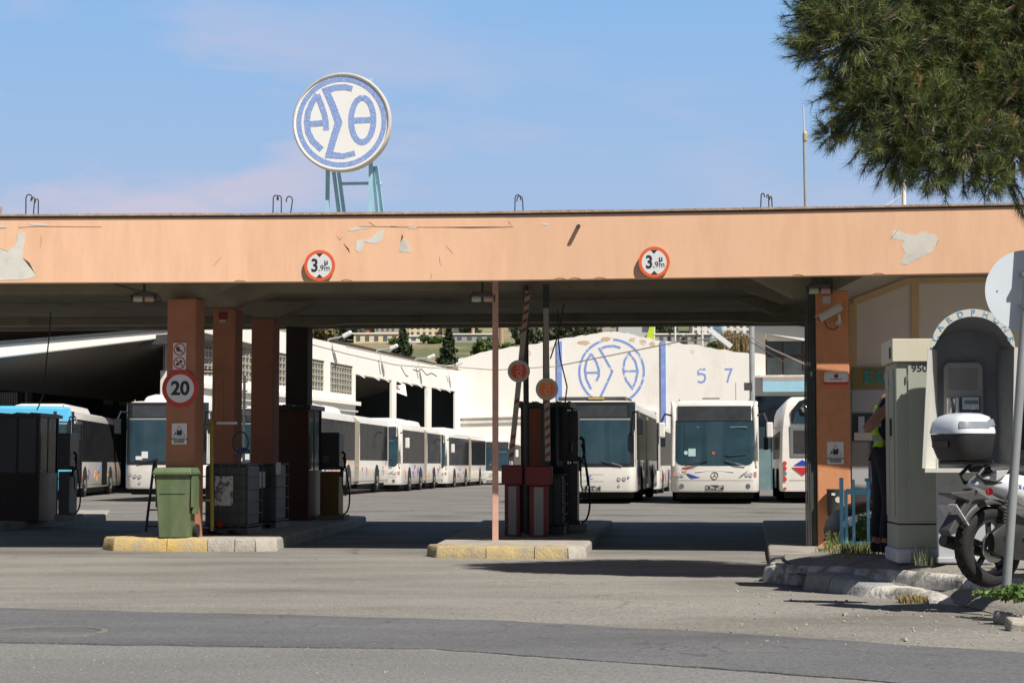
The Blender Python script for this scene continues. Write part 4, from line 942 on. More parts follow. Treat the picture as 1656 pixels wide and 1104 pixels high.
b.add(vs,fs); b.build('car_body',carp,car,smooth=45,bevel=.02)
for y in(.1,1.55):
    for x in(.75,3.2):
        wv=MB().lathe([(.18,-.09),(.29,-.1),(.31,-.07),(.31,.07),(.29,.1),(.18,.09)],28,Matrix.Translation((x,y,.31))@Matrix.Rotation(PI/2,4,'X')).build('wheel',rub,car,smooth=40)
        MB().disc((0,0,0),.19,.2,20).build('rim',steel,wv).location=(x,y,.31)
MB().prism([(.03,.48),(.10,.60),(.36,.67),(.44,.60),(.30,.50)],-.015,.22).build('headlight',M('headlight_glass',(.55,.58,.62),.1,spec=.8,bump=.3,bs=20),car,bevel=.01)
MB().prism([(1.2,.90),(1.78,1.27),(2.3,1.34),(2.3,.92)],.055,.09,).build('side_window',sglass,car); MB().prism([(2.36,.92),(2.36,1.34),(2.9,1.34),(3.4,1.2),(3.6,.95)],.055,.09).build('side_window',sglass,car)
MB().tube([(1.15,.02,.86),(1.2,-.12,.93)],.05,8).build('door_mirror',carp,car)
MB().prism([(.0,.30),(-.01,.40),(.25,.42),(.25,.30)],.05,.9).build('front_grille',blk,car)
# ---------------------------------------------------------------- scooter
scw=M('scooter_white',(.70,.74,.80),.22,var=.03,coat=.6); gold=M('brake_gold',(.4,.28,.12),.35,metal=.6)
a=P(1599,949,14.35)
sct=empty('scooter',(a.x,14.35,a.z+.0),R(28),'white maxi scooter with a black and white top box parked by the phone booth','scooter')
wr=.31
def wheel(x,par):
    Mw=Matrix.Translation((x,0,wr))@Matrix.Rotation(PI/2,4,'X')
    w_=MB().lathe([(.215,-.05),(.235,-.062),(.275,-.066),(.300,-.045),(.31,0),(.300,.045),(.275,.066),(.235,.062),(.215,.05)],48,Mw,cap=False).build('wheel',rub,par,smooth=60)
    b=MB()
    for i in range(26):
        for sgn in(-1,1):
            a_=2*PI*i/26+(.12 if sgn>0 else 0)
            p1=Vector((x+.311*math.cos(a_),.004*sgn,wr+.311*math.sin(a_)));p2=Vector((x+.300*math.cos(a_+.16),.046*sgn,wr+.300*math.sin(a_+.16)))
            b.bar(p1,p2,.010,.004)
    b.build('tread_grooves',M('groove_black',(.008,.008,.008),.9),w_)
    MB().lathe([(.19,-.045),(.22,-.05),(.225,0),(.22,.05),(.19,.045),(.185,0),(.19,-.045)],40,Mw,cap=False).build('rim',M('rim_silver',(.07,.07,.07),.35,metal=.5),w_,smooth=50)
    b=MB()
    for i in range(5):
        a_=2*PI*i/5+.3; c_=Vector((x,0,wr)); b.bar(c_+Vector((.03*math.cos(a_),-.01,.03*math.sin(a_))),c_+Vector((.2*math.cos(a_),0,.2*math.sin(a_))),.035,.03)
    b.build('spokes',M('rim_dark',(.03,.03,.03),.4),w_)
    MB().disc((x,-.06,wr),.12,.006,32,'Y',.07).build('brake_disc',steel,w_)
    return w_
wheel(0,sct); wheel(1.38,sct)
# top box
tb=MB()
def boxloft(b,cx,secs_):   # secs (z,lx,wy,xoff)
    vs=[];n=24
    for z,lx,wy,xo in secs_:
        for i in range(n):
            a_=2*PI*i/n; ca,sa=math.cos(a_),math.sin(a_); e=.55
            vs.append((cx+xo+lx/2*math.copysign(abs(ca)**e,ca),wy/2*math.copysign(abs(sa)**e,sa),z))
    fs=[]
    for k_ in range(len(secs_)-1):
        for i in range(n): fs.append((k_*n+i,k_*n+(i+1)%n,(k_+1)*n+(i+1)%n,(k_+1)*n+i))
    fs+=[tuple(range(n-1,-1,-1)),tuple(range((len(secs_)-1)*n,len(secs_)*n))]
    b.add(vs,fs); return b
zc=.97; bx=-.235
boxo=boxloft(MB(),bx,[(zc,.30,.28,.0),(zc+.02,.34,.33,0),(zc+.10,.38,.40,0),(zc+.19,.40,.43,0),(zc+.20,.40,.43,0)]).build('top_box_base',M('topbox_black',(.022,.022,.024),.55,var=.15,vs=6,bump=.2,bs=80),sct,smooth=40)
lid=boxloft(MB(),bx,[(zc+.205,.41,.44,0),(zc+.225,.41,.44,0),(zc+.29,.385,.40,.0),(zc+.335,.33,.33,.01),(zc+.36,.22,.20,.02),(zc+.365,.1,.1,.02)]).build('top_box_lid',scw,sct,smooth=40)
b=MB(); gp=M('reflector_grey',(.22,.25,.28),.3,var=.15)
pts=[]
Lp=[(-.13,zc+.262),(-.10,zc+.30),(-.03,zc+.325),(.12,zc+.31),(.13,zc+.285),(.0,zc+.285),(-.04,zc+.262)]
vs=[]
for z,lx,wy,xo in ((zc+.245,.409,.428,0),(zc+.27,.40,.414,0),(zc+.295,.383,.397,0)):
    for i in range(15):
        a_=R(218+i*7.4); ca,sa=math.cos(a_),math.sin(a_); e=.55
        vs.append((bx+xo+lx/2*math.copysign(abs(ca)**e,ca)*1.012,wy/2*math.copysign(abs(sa)**e,sa)*1.012,z+(.02 if i>8 else 0)))
b.add(vs,[(r_*15+i,r_*15+i+1,r_*15+i+16,r_*15+i+15) for r_ in range(2) for i in range(14)]); b.build('lid_inlay',gp,sct,smooth=60)
MB().box(bx-.203,bx-.18,-.06,.12,zc+.10,zc+.15).build('box_reflector',M('dark_reflector',(.05,.012,.016),.25),sct)
# rack, grab rail
MB().tube([(bx+.18,-.09,zc-.01),(-.18,-.10,.86),(-.12,-.12,.80),(.05,-.13,.80)],.016,8).build('grab_rail',dkm,sct,smooth=50); MB().tube([(bx+.18,.09,zc-.01),(-.18,.10,.86),(-.12,.12,.80),(.05,.13,.80)],.016,8).build('grab_rail',dkm,sct,smooth=50)
MB().box(bx-.14,bx+.2,-.12,.12,zc-.03,zc).build('rack_plate',blk,sct,bevel=.01)
def sideloft(name,prof_top,prof_bot,w0,mat,par,yo=0):
    # body between two polylines sampled at same x, half widths list
    vs=[];n=len(prof_top)
    for i in range(n):
        x,zt_=prof_top[i];_,zb_=prof_bot[i];w_=w0[i]
        for y,f in((-w_*.75,0),(-w_,.35),(-w_*.92,.75),(-w_*.5,1),(w_*.5,1),(w_*.92,.75),(w_,.35),(w_*.75,0)):
            vs.append((x,y+yo,lerp(zb_,zt_,f)))
    fs=[]
    for i in range(n-1):
        for j in range(8): fs.append((i*8+j,i*8+(j+1)%8,(i+1)*8+(j+1)%8,(i+1)*8+j))
    fs+=[tuple(range(7,-1,-1)),tuple(range((n-1)*8,n*8))]
    return MB().add(vs,fs).build(name,mat,par,smooth=55)
sideloft('rear_body',[(-.16,.80),(-.05,.87),(.12,.90),(.35,.88),(.6,.80),(.78,.66)],[(-.16,.775),(-.05,.75),(.12,.68),(.35,.58),(.6,.48),(.78,.42)],[.05,.13,.17,.18,.17,.14],scw,sct)
sideloft('seat',[(-.1,.92),(.05,.95),(.3,.93),(.55,.87),(.75,.84)],[(-.1,.88),(.05,.88),(.3,.86),(.55,.80),(.75,.76)],[.10,.15,.16,.15,.11],M('seat_black',(.02,.02,.022),.6,bump=.2,bs=80),sct)
MB().prism([(-.16,.83),(-.05,.895),(.08,.90),(.03,.85),(-.06,.81)],-.165,-.12).build('tail_light',M('clear_lamp',(.45,.42,.44),.12,spec=.9,bump=.5,bs=30),sct,bevel=.008)
MB().disc((-.115,-.15,.735),.028,.02,20).build('red_reflector',M('reflector_red',(.62,.01,.015),.25),sct)
text('CR COM',.045,M('letter_violet',(.10,.09,.30),.5),sct,(.22,-.1745,.76),ry=R(9),align='CENTER',ext=.002,name='body_lettering')
# plate bracket
MB().prism([(-.14,.74),(-.19,.76),(-.44,.44),(-.42,.40),(-.38,.42),(-.24,.60)],-.06,.06).build('plate_bracket',M('bracket_grey',(.06,.06,.06),.5),sct,bevel=.008)
pm=Matrix.Translation((-.335,-.0,.565))@Matrix.Rotation(R(-38),4,'Y')
MB(pm).box(-.012,-.004,-.105,.105,-.10,.10).build('number_plate',M('plate_white',(.55,.55,.56),.4,var=.1,dirt=(.08,.08,.12),dscale=30,dlo=.56,dhi=.6),sct)
MB().prism([(-.20,.74),(-.42,.73),(-.43,.715),(-.24,.66)],-.08,.08).build('rear_mudguard',M('bracket_grey',(.06,.06,.06),.5),sct,bevel=.008)
# hugger
b=MB(); vs=[];
for i in range(11):
    a_=R(60+i*9.5)
    for y,rr_ in((-.085,.33),(-.06,.365),(.06,.365),(.085,.33)): vs.append((rr_*math.cos(a_),y,wr+rr_*math.sin(a_)))
fs=[(i*4+j,i*4+j+1,(i+1)*4+j+1,(i+1)*4+j) for i in range(10) for j in range(3)]
b.add(vs,fs); o=b.build('hugger',M('hugger_brown_grey',(.06,.05,.045),.5),sct,smooth=50); so_=o.modifiers.new('s','SOLIDIFY'); so_.thickness=.006
# shock absorber
b=MB(); pts=[(.06+.03*k_/60+.028*math.cos(k_*.9),-.13+.028*math.sin(k_*.9),.44+.22*k_/60) for k_ in range(61)]
b.tube(pts,.0065,6); b.build('shock_spring',steel,sct,smooth=60); MB().tube([(.05,-.13,.36),(.10,-.13,.72)],.014,8).build('shock_damper',dkm,sct)
sideloft('transmission_cover',[(-.08,.42),(.05,.50),(.3,.46),(.6,.44),(.75,.42)],[(-.08,.28),(.05,.22),(.3,.20),(.6,.19),(.75,.22)],[.04,.06,.06,.06,.05],M('engine_black',(.025,.025,.025),.4,var=.3,vs=10),sct,yo=-.12)
b=MB(); 
for x in(.02,.2,.4,.6): b.disc((x,-.19,.40-.1*x),.012,.02,10)
b.build('cover_bolts',steel,sct)
MB().tube([(.1,.14,.25),(-.05,.16,.30),(-.3,.17,.36)],[.03,.055,.05],14).build('exhaust',dkm,sct,smooth=50)
sideloft('floorboard',[(.7,.46),(.9,.38),(1.1,.38),(1.25,.6)],[(.7,.24),(.9,.22),(1.1,.24),(1.25,.4)],[.16,.18,.18,.15],scw,sct)
sideloft('leg_shield',[(1.1,.95),(1.2,1.02),(1.3,.98),(1.45,.7)],[(1.1,.4),(1.2,.42),(1.3,.5),(1.45,.6)],[.2,.22,.2,.1],scw,sct)
MB().prism([(1.12,.98),(1.2,1.3),(1.24,1.3),(1.25,1.0)],-.18,.18).build('windshield',hglass,sct)
MB().tube([(1.05,-.33,1.06),(1.12,-.2,1.04),(1.17,0,1.03),(1.12,.2,1.04),(1.05,.33,1.06)],.017,8).build('handlebar',blk,sct,smooth=50)
MB().tube([(1.38,-.09,.31),(1.28,-.09,.6),(1.2,-.03,.95)],.024,8).build('fork',dkm,sct);MB().tube([(1.38,.09,.31),(1.28,.09,.6),(1.2,.03,.95)],.024,8).build('fork',dkm,sct)
b=MB(); vs=[]
for i in range(9):
    a_=R(30+i*15)
    for y,rr_ in((-.08,.33),(-.05,.35),(.05,.35),(.08,.33)): vs.append((1.38+rr_*math.cos(a_),y,wr+rr_*math.sin(a_)))
b.add(vs,[(i*4+j,i*4+j+1,(i+1)*4+j+1,(i+1)*4+j) for i in range(8) for j in range(3)]); o=b.build('front_mudguard',scw,sct,smooth=50); so_=o.modifiers.new('s','SOLIDIFY'); so_.thickness=.006
b=MB(); b.tube([(.35,-.1,.22),(.25,-.22,.02)],.014,8); b.tube([(.35,.1,.22),(.3,.2,.1)],.014,8); b.build('stand',dkm,sct)
# ---------------------------------------------------------------- person
skin=M('skin',(.30,.15,.10),.6,var=.1,vs=8); dcl=M('dark_work_clothes',(.012,.014,.022),.9,var=.3,vs=6,bump=.5,bs=12); vest=M('hi_vis_yellow',(.38,.62,.04),.7,var=.08,vs=6,bump=.3,bs=14)
def skinmesh(name,pts,edges,rad,mat,parent,root=0,sub=2):
    me=bpy.data.meshes.new(name); me.from_pydata([tuple(p) for p in pts],edges,[]); me.materials.append(mat)
    o=bpy.data.objects.new(name,me); COL.objects.link(o); o.parent=parent
    m=o.modifiers.new('skin','SKIN'); m.use_smooth_shade=True
    lay=me.skin_vertices[0] if me.skin_vertices else None
    if lay is None:
        bpy.context.view_layer.objects.active=o
        me.attributes.new
    for i,r_ in enumerate(rad):
        rr_=r_ if isinstance(r_,tuple) else (r_,r_)
        lay.data[i].radius=rr_; lay.data[i].use_root=(i==root)
    s_=o.modifiers.new('sub','SUBSURF'); s_.levels=sub; s_.render_levels=sub
    return o
def mk_skin(name,pts,edges,rad,mat,parent,root=0):
    # skin layer has to exist: build through bmesh
    import bmesh
    bm_=bmesh.new(); L_=bm_.verts.layers.skin.verify(); vs=[bm_.verts.new(p) for p in pts]
    for a_,c_ in edges: bm_.edges.new((vs[a_],vs[c_]))
    for i,v_ in enumerate(vs):
        r_=rad[i]; v_[L_].radius=r_ if isinstance(r_,tuple) else (r_,r_); v_[L_].use_root=(i==root)
    me=bpy.data.meshes.new(name); bm_.to_mesh(me); bm_.free(); me.materials.append(mat)
    o=bpy.data.objects.new(name,me); COL.objects.link(o); o.parent=parent
    m=o.modifiers.new('skin','SKIN'); m.use_smooth_shade=True
    s_=o.modifiers.new('sub','SUBSURF'); s_.levels=2; s_.render_levels=2
    return o
YH=17.75; q=P(1424,893,YH)
per=empty('person',(q.x+.05,YH,q.z),R(-8),'person in dark clothes and yellow high visibility vest reaching into the utility cabinet','person')
# faces +x ; x forward, -y = their right side (towards the viewer)
sk=[(0,0,.95),(.01,0,1.12),(.03,0,1.32),(.04,0,1.42),(.07,0,1.50),(.09,0,1.58),(.10,0,1.68),
    (.03,-.18,1.40),(-.19,-.29,1.15),(.03,-.27,1.40),(.06,-.26,1.44),
    (.03,.17,1.40),(.12,.22,1.20),(.24,.12,1.30),(.27,.11,1.32),
    (.02,-.1,.9),(.05,-.11,.50),(-.01,-.11,.09),(.12,-.12,.04),
    (-.01,.1,.9),(-.03,.11,.50),(-.09,.11,.09),(.06,.12,.04)]
ed=[(0,1),(1,2),(2,3),(3,4),(4,5),(5,6),(3,7),(7,8),(8,9),(9,10),(3,11),(11,12),(12,13),(13,14),(0,15),(15,16),(16,17),(17,18),(0,19),(19,20),(20,21),(21,22)]
rd=[(.14,.12),(.13,.11),(.14,.13),(.10,.10),(.055,.055),(.085,.08),(.085,.08),.06,.05,.032,.03,.06,.05,.032,.03,.085,.062,.042,.035,.085,.062,.042,.035]
base=len(sk)
for hi,(hx,hy,hz_) in ((10,sk[10]),(14,sk[14])):
    for k_ in range(4):
        y=hy+(-.03+.02*k_); sk+=[(hx+.05,y,hz_+.015),(hx+.08,y,hz_+.01-.004*k_),(hx+.10-.006*abs(k_-1),y,hz_-.01)]
        n_=len(sk); ed+=[(hi,n_-3),(n_-3,n_-2),(n_-2,n_-1)]; rd+=[.010,.009,.008]
    sk+=[(hx+.02,hy-.035,hz_+.03),(hx+.05,hy-.045,hz_+.045)]; n_=len(sk); ed+=[(hi,n_-2),(n_-2,n_-1)]; rd+=[.012,.010]
mk_skin('body',sk,ed,rd,skin,per)
mk_skin('trousers',[(0,0,1.06),(.02,-.1,.88),(.05,-.115,.5),(-.01,-.11,.12),(-.01,.1,.88),(-.03,.115,.5),(-.09,.11,.12)],[(0,1),(1,2),(2,3),(0,4),(4,5),(5,6)],[(.15,.13),.125,.088,.07,.125,.088,.07],dcl,per)
mk_skin('shirt',[(0,0,.94),(.01,0,1.15),(.03,0,1.33),(.045,0,1.45),(.03,-.18,1.41),(-.05,-.215,1.29),(.03,.18,1.41),(.08,.205,1.29)],[(0,1),(1,2),(2,3),(2,4),(4,5),(2,6),(6,7)],[(.165,.15),(.155,.125),(.15,.14),(.07,.07),.075,.06,.075,.06],dcl,per)
mk_skin('vest',[(.01,0,1.06),(.02,0,1.2),(.03,0,1.34),(.04,0,1.43)],[(0,1),(1,2),(2,3)],[(.158,.132),(.156,.13),(.162,.15),(.10,.12)],vest,per)
for y,lw in():
    b=MB(); vs=[]
    prof_=[(-.12,1.05),(-.135,1.2),(-.14,1.35),(-.09,1.47),(.06,1.51),(.17,1.42),(.19,1.25),(.18,1.02)]
    for x,z in prof_: vs+=[(x*1.03-.01,y-lw*.9*(1 if y<0 else .6),z),(x*1.03-.01,y+lw*.9*(.6 if y<0 else 1),z)]
    n_=len(prof_); b.add(vs,[(i*2,i*2+1,i*2+3,i*2+2) for i in range(n_-1)]); o=b.build('vest_panel',vest,per,smooth=60); m_=o.modifiers.new('s','SOLIDIFY'); m_.thickness=.012; m_=o.modifiers.new('u','SUBSURF'); m_.levels=1;m_.render_levels=1
b=MB(); vs=[]
for i in range(9):
    f=i/8; x=-.15+.015*math.sin(f*9); vs+=[(x+.03,-.19,1.0+.30*f),(x+.105+.012*math.sin(f*6+1),-.20,1.0+.30*f)]
b.add(vs,[(i*2,i*2+1,i*2+3,i*2+2) for i in range(8)]); o=b.build('vest_panel',vest,per,smooth=60); m_=o.modifiers.new('s','SOLIDIFY'); m_.thickness=.01
for z in(1.06,1.19): MB().box(-.125,-.04,-.212,-.195,z,z+.04).build('reflective_band',M('reflective_grey',(.30,.33,.35),.4),per)
MB().lathe([(.0,.13),(.06,.12),(.095,.06),(.098,0),(.088,-.05)],20,Matrix.Translation((.10,0,1.665))).build('patterned_cap',M('cap_red_white',(.35,.30,.32),.8,var=.3,vs=30,dirt=(.3,.03,.04),dscale=25,dlo=.5,dhi=.54),per,smooth=60)
MB().lathe([(0,.02),(.012,.0),(.016,-.02),(0,-.03)],10,Matrix.Translation((.185,0,1.61))).build('nose',skin,per,smooth=60)
for s_ in(-1,1):
    MB().disc((.172,s_*.033,1.645),.009,.006,10,'X').build('eye',signblk,per)
    mk=MB().box(-.06,.14,-.045,.045,0,.10).build('boot',dcl,per,bevel=.03); mk.location=(.0 if s_<0 else -.08,s_*.115,0)
MB().box(.178,.184,-.022,.022,1.575,1.581).build('mouth',M('lip',(.2,.07,.06),.6),per)
MB().box(.20,.21,-.05,.02,-.06,.06).build('paper_sheet',wht,per).location=(.0,-.12,1.33)
# ---------------------------------------------------------------- buses
HW=1.275
def yf(x):
    a=abs(x)
    if a<1.0: return .10*(a/1.275)**2
    return .0615+ (.34)*(1-math.sqrt(max(0,1-((a-1.0)/.275)**2)))
def plan(sx=1,inset=0,L=12,rear_r=.18):
    xs=[-HW+.0]+[-HW*math.cos(R(k*9)) if False else -1.275+.275*(1-math.cos(R(k*15))) for k in range(1,6)]+[-1.0,-.75,-.5,-.25,0,.25,.5,.75,1.0]+[1.275-.275*(1-math.cos(R(k*15))) for k in range(5,0,-1)]+[HW]
    pts=[(x*(1-inset/HW),yf(x)+inset) for x in xs]
    pts+=[(HW-inset,L-rear_r-inset),(HW-inset-rear_r*.3,L-rear_r*.3-inset),(HW-inset-rear_r,L-inset),(-(HW-inset-rear_r),L-inset),(-(HW-inset-rear_r*.3),L-rear_r*.3-inset),(-(HW-inset),L-rear_r-inset)]
    return pts
def shell(b,y0,L,zt=2.95,front=True):
    secs=[(.30,.03),(.36,0),(1.0,0),(2.0,0),(zt-.22,.01),(zt-.08,.05),(zt-.02,.13),(zt,.28)]
    n=None;vs=[]
    for z,i in secs:
        p=plan(1,i,L) if front else [(-HW+i,i*.3),(HW-i,i*.3),(HW-i,L-i*.5),(-HW+i,L-i*.5)]
        n=len(p); vs+=[(x,y+y0,z) for x,y in p]
    fs=[]
    for k in range(len(secs)-1):
        for j in range(n): fs.append((k*n+j,k*n+(j+1)%n,(k+1)*n+(j+1)%n,(k+1)*n+j))
    fs+=[tuple(range(n-1,-1,-1)),tuple(range((len(secs)-1)*n,len(secs)*n))]
    b.add(vs,fs); return b
def fpanel(b,x0,x1,zlo,zhi,eps=.006,n=14,nz=1,yy=yf):
    vs=[]
    g=lambda f,x: f(x) if callable(f) else f
    for i in range(n+1):
        x=lerp(x0,x1,i/n); zl_,zh_=g(zlo,x),g(zhi,x)
        vs+=[(x,yy(x)-eps,zl_),(x,yy(x)-eps,zh_),(x,yy(x)+.02,zl_),(x,yy(x)+.02,zh_)]
    fs=[]
    for i in range(n):
        a=i*4;c=a+4; fs+=[(a,c,c+1,a+1),(a+2,a+3,c+3,c+2),(a+1,c+1,c+3,a+3),(a,a+2,c+2,c)]
    fs+=[(0,1,3,2),(n*4,n*4+2,n*4+3,n*4+1)]
    b.add(vs,fs); return b
splash=[M('splash_orange',(.80,.33,.03),.4,var=.03),M('splash_blue',(.03,.06,.42),.4,var=.03),M('splash_red',(.55,.03,.04),.4,var=.03),M('splash_mauve',(.35,.12,.25),.4,var=.03)]
bmask=M('bus_black_mask',(.022,.025,.028),.18,var=.1,spec=.6)
lampg=M('bus_lamp_glass',(.20,.20,.21),.12,bump=.3,bs=14,spec=.8,var=.25,vs=8)
bell=M('bellows_grey_tan',(.36,.31,.25),.8,var=.12,vs=2)
arch_m=M('wheel_arch_dark',(.01,.01,.01),.9)
hubm=M('dusty_hub',(.22,.21,.19),.6,var=.2,vs=6)
boxblack=M('under_frame',(.012,.012,.012),.9)
dirty_bus=M('beige_bus_paint',(.66,.60,.52),.4,var=.06,vs=1)
rooflt=M('roof_pod_white',(.80,.78,.74),.4,var=.03)
def side_decals(b_,x,s,y0,y1,n,rnd,mats,root):
    for i in range(n):
        y=rnd.uniform(y0,y1); z=rnd.uniform(.5,1.0); a_=rnd.uniform(-1.4,1.4); l_=rnd.uniform(.22,.6); w_=l_*rnd.uniform(.25,.5)
        p=[(0,0),(l_,w_*.2),(l_*.3,w_)]
        q=[(y+u*math.cos(a_)-v*math.sin(a_),z+u*math.sin(a_)+v*math.cos(a_)) for u,v in p]
        if min(k[1] for k in q)<.42 or max(k[1] for k in q)>1.2: continue
        MB().add([(x+s*.007,u,v) for u,v in q]+[(x+s*.001,u,v) for u,v in q],[(0,1,2),(5,4,3),(0,3,4,1),(1,4,5,2),(2,5,3,0)]).build('colour_splash',mats[i%len(mats)],root)
def make_bus(px,Y,py_ground,ang,lab,L=12,kind='round',artic=0,side='R',windows=1,full=True,xref='R',body=None,seed=1,doors=(),pods=((2.2,3.2),),groupn='city buses parked in the depot yard',z=None):
    rnd=random.Random(seed); body=body or buswhite
    z0=P(px,py_ground,Y).z if z is None else z
    rz=-R(ang)
    # px is the pixel of the reference front corner
    xr=P(px,700,Y).x
    off_x={'R':HW,'L':-HW,'C':0}[xref]
    loc=Vector((xr-off_x*math.cos(rz),Y-off_x*math.sin(rz)-(.2),z0))
    t=empty('city_bus',loc,rz,lab,'bus',groupn)
    segs=[(0,L,True)] if not artic else [(0,artic-.45,True),(artic+.45,L-artic-.45,False)]
    b=MB()
    for y0,ln,fr in segs: shell(b,y0,ln,front=fr)
    b.build('body',body,t,smooth=35)
    b=MB(); 
    for y0,ln,fr in segs: b.box(-HW+.15,HW-.15,y0+.45,y0+ln-.3,.12,.34)
    b.build('underframe',boxblack,t)
    if artic:
        b=MB()
        for i in range(7):
            y=artic-.42+i*.14; 
            b.prism([(-HW+.01,.38),(-HW-.0,2.7),(-HW+.25,2.92),(HW-.25,2.92),(HW,2.7),(HW-.01,.38)],y-.0,y+.10)
            b.prism([(-HW+.07,.40),(-HW+.07,2.66),(HW-.07,2.66),(HW-.07,.40)],y+.10,y+.14)
        b.build('bellows',bell,t)
    for s in ((1,-1) if side=='B' else ((1,) if side=='R' else (-1,))):
        x=s*HW
        def sbox(b_,ya,yb,za,zb,e): b_.box(min(x-s*.01,x+s*e),max(x-s*.01,x+s*e),ya,yb,za,zb); return b_
        for y0,ln,fr in segs:
            ya=y0+(.55 if fr else .12); yb=y0+ln-(.25 if not artic or not fr else .1)
            # window panes
            n=max(2,int((yb-ya)/1.45)); pw_=(yb-ya)/n
            for i in range(n):
                sbox(MB(),ya+i*pw_+.012,ya+(i+1)*pw_-.012,1.22,2.66,.005).build('side_window',sglass,t)
        for (da,db) in doors:
            sbox(MB(),da,db,.36,2.60,.012).build('door',bmask,t)
            sbox(MB(),da+.08,(da+db)/2-.04,.48,2.5,.016).build('door_pane',sglass,t); sbox(MB(),(da+db)/2+.04,db-.08,.48,2.5,.016).build('door_pane',sglass,t)
        wy=[2.7,L-3.2] if not artic else [2.7,artic-1.9,L-3.0]
        for y in wy:
            ar=[(y-.56,.30)]+[(y+.56*math.cos(a_),.5+.56*math.sin(a_)) for a_ in [PI-PI*i/12 for i in range(13)]]+[(y+.56,.30)]
            b=MB(); b.add([(x+s*.009,u,v) for u,v in ar]+[(x-s*.02,u,v) for u,v in ar],[tuple(range(len(ar)))]+[(i,i+len(ar),(i+1)%len(ar)+len(ar),(i+1)%len(ar)) for i in range(len(ar))]); b.build('wheel_arch',arch_m,t)
            Mw=Matrix.Translation((x-s*.10,y,.48))@Matrix.Rotation(PI/2*s,4,'Y')
            w_=MB().lathe([(.26,-.12),(.46,-.13),(.48,-.09),(.48,.09),(.46,.125),(.29,.13),(.26,.07)],30,Mw).build('wheel',rub,t,smooth=40)
            MB().lathe([(.0,.125),(.10,.125),(.12,.07),(.22,.06),(.27,.118),(.29,.12)],24,Mw,cap=False).build('wheel_hub',hubm,w_,smooth=40)
        if rnd.random()<2: side_decals(None,x,s,.6,L-.6,34,rnd,splash,t)
        # vents and reflectors
        b=MB(); 
        for i in range(5): sbox(b,L-1.6,L-1.3,.62+i*.08,.65+i*.08,.006)
        b.build('engine_vent',dkm,t)
        sbox(MB(),.9,L-.3,.40,.42,.004).build('skirt_seam',dkm,t)
    # roof pods
    for (pa,pb) in pods:
        b=MB(); vs=[]
        for y,zt_ in((pa,2.97),(pa+.25,3.12),(pa+.6,3.20),(pb-.5,3.20),(pb-.2,3.12),(pb,2.97)):
            vs+=[(-.95,y,2.93),(-.9,y,lerp(2.95,zt_,.8)),(-.7,y,zt_),(.7,y,zt_),(.9,y,lerp(2.95,zt_,.8)),(.95,y,2.93)]
        fs=[(i*6+j,i*6+j+1,(i+1)*6+j+1,(i+1)*6+j) for i in range(5) for j in range(5)]+[(5,4,3,2,1,0),(30,31,32,33,34,35)]
        b.add(vs,fs); b.build('roof_pod',rooflt,t,smooth=40)
    # front
    if kind=='round':
        def zl(x):
            a=abs(x); return 1.06+(.20*(1-math.sqrt(max(0,1-((a-.93)/.20)**2))) if a>.93 else 0)+.02*(x/1.1)**2
        fpanel(MB(),-1.12,1.12,zl,2.33,.008,40).build('windscreen',wglass,t)
        fpanel(MB(),-1.06,1.06,2.36,2.78,.010,24).build('destination_display',M('display_grey_black',(.05,.055,.06),.15,var=.25,vs=3,spec=.7),t)
        fpanel(MB(),-1.12,1.12,2.33,2.36,.012,24).build('visor_bar',bmask,t)
        # bulging pillars
        for s in(-1,1):
            b=MB(); b.tube([(s*1.20,yf(1.18)-.0,1.05),(s*1.19,yf(1.18)-.03,1.6),(s*1.17,yf(1.16)-.03,2.3),(s*1.17,yf(1.12)-.02,2.75),(s*1.20,.2,2.88)],[.05,.055,.055,.07,.06],10); b.build('front_pillar',body,t,smooth=60)
        def hl(s):
            pts=[(s*1.20,.72),(s*1.20,.90),(s*.93,.90),(s*.80,.82),(s*.68,.71)]
            b=MB(); n_=len(pts); b.add([(u,yf(u)-.012,v) for u,v in pts]+[(u,yf(u)+.03,v) for u,v in pts],[tuple(range(n_)) if s<0 else tuple(range(n_-1,-1,-1))]+[(i,(i+1)%n_,(i+1)%n_+n_,i+n_) for i in range(n_)]); h_=b.build('headlight',lampg,t)
            for u,r_ in((s*.92,.055),(s*1.03,.06)): MB().disc((u,yf(u)-.018,.80),r_,.012,16).build('lamp_lens',M('lens_bright',(.7,.7,.72),.1,metal=.4),h_)
            MB().box(min(s*1.12,s*1.19),max(s*1.12,s*1.19),yf(1.15)-.03,yf(1.15),.75,.88).build('indicator_lens',M('indicator_pink',(.62,.25,.18),.3),h_)
            MB().disc((s*.95,yf(.95)-.008,.47),.07,.012,20).build('fog_lamp',M('fog_lamp',(.12,.14,.18),.2),t)
        hl(1);hl(-1)
        MB().disc((0,-.012,.78),.108,.014,36,'Y',.094).build('star_ring',steel,t)
        b=MB()
        for a_ in(90,210,330): b.prism([(.012*math.cos(R(a_+90)),.78+.012*math.sin(R(a_+90))),(.096*math.cos(R(a_)),.78+.096*math.sin(R(a_))),(-.012*math.cos(R(a_+90)),.78-.012*math.sin(R(a_+90)))],-.018,-.01)
        b.build('star_emblem',steel,t)
        for pts,c_ in (([(-.92,1.015),(-.55,.985),(-.80,.975)],2),([(-.95,.90),(-.60,.97),(-.53,.975),(-.78,.86)],0),([(-.78,.84),(-.40,.71),(-.66,.70)],1)):
            MB().prism([(u,v) for u,v in pts],-.0,.03,Matrix.Translation((0,yf(abs(sum(q_[0] for q_ in pts)/3))-.016,0))).build('colour_splash',splash[c_],t)
        MB().box(-.17,.17,-.004,.05,.0,.012).build('x',body,t) if False else None
        fpanel(MB(),-1.2,1.2,.63,.638,.004,20).build('bumper_seam',dkm,t)
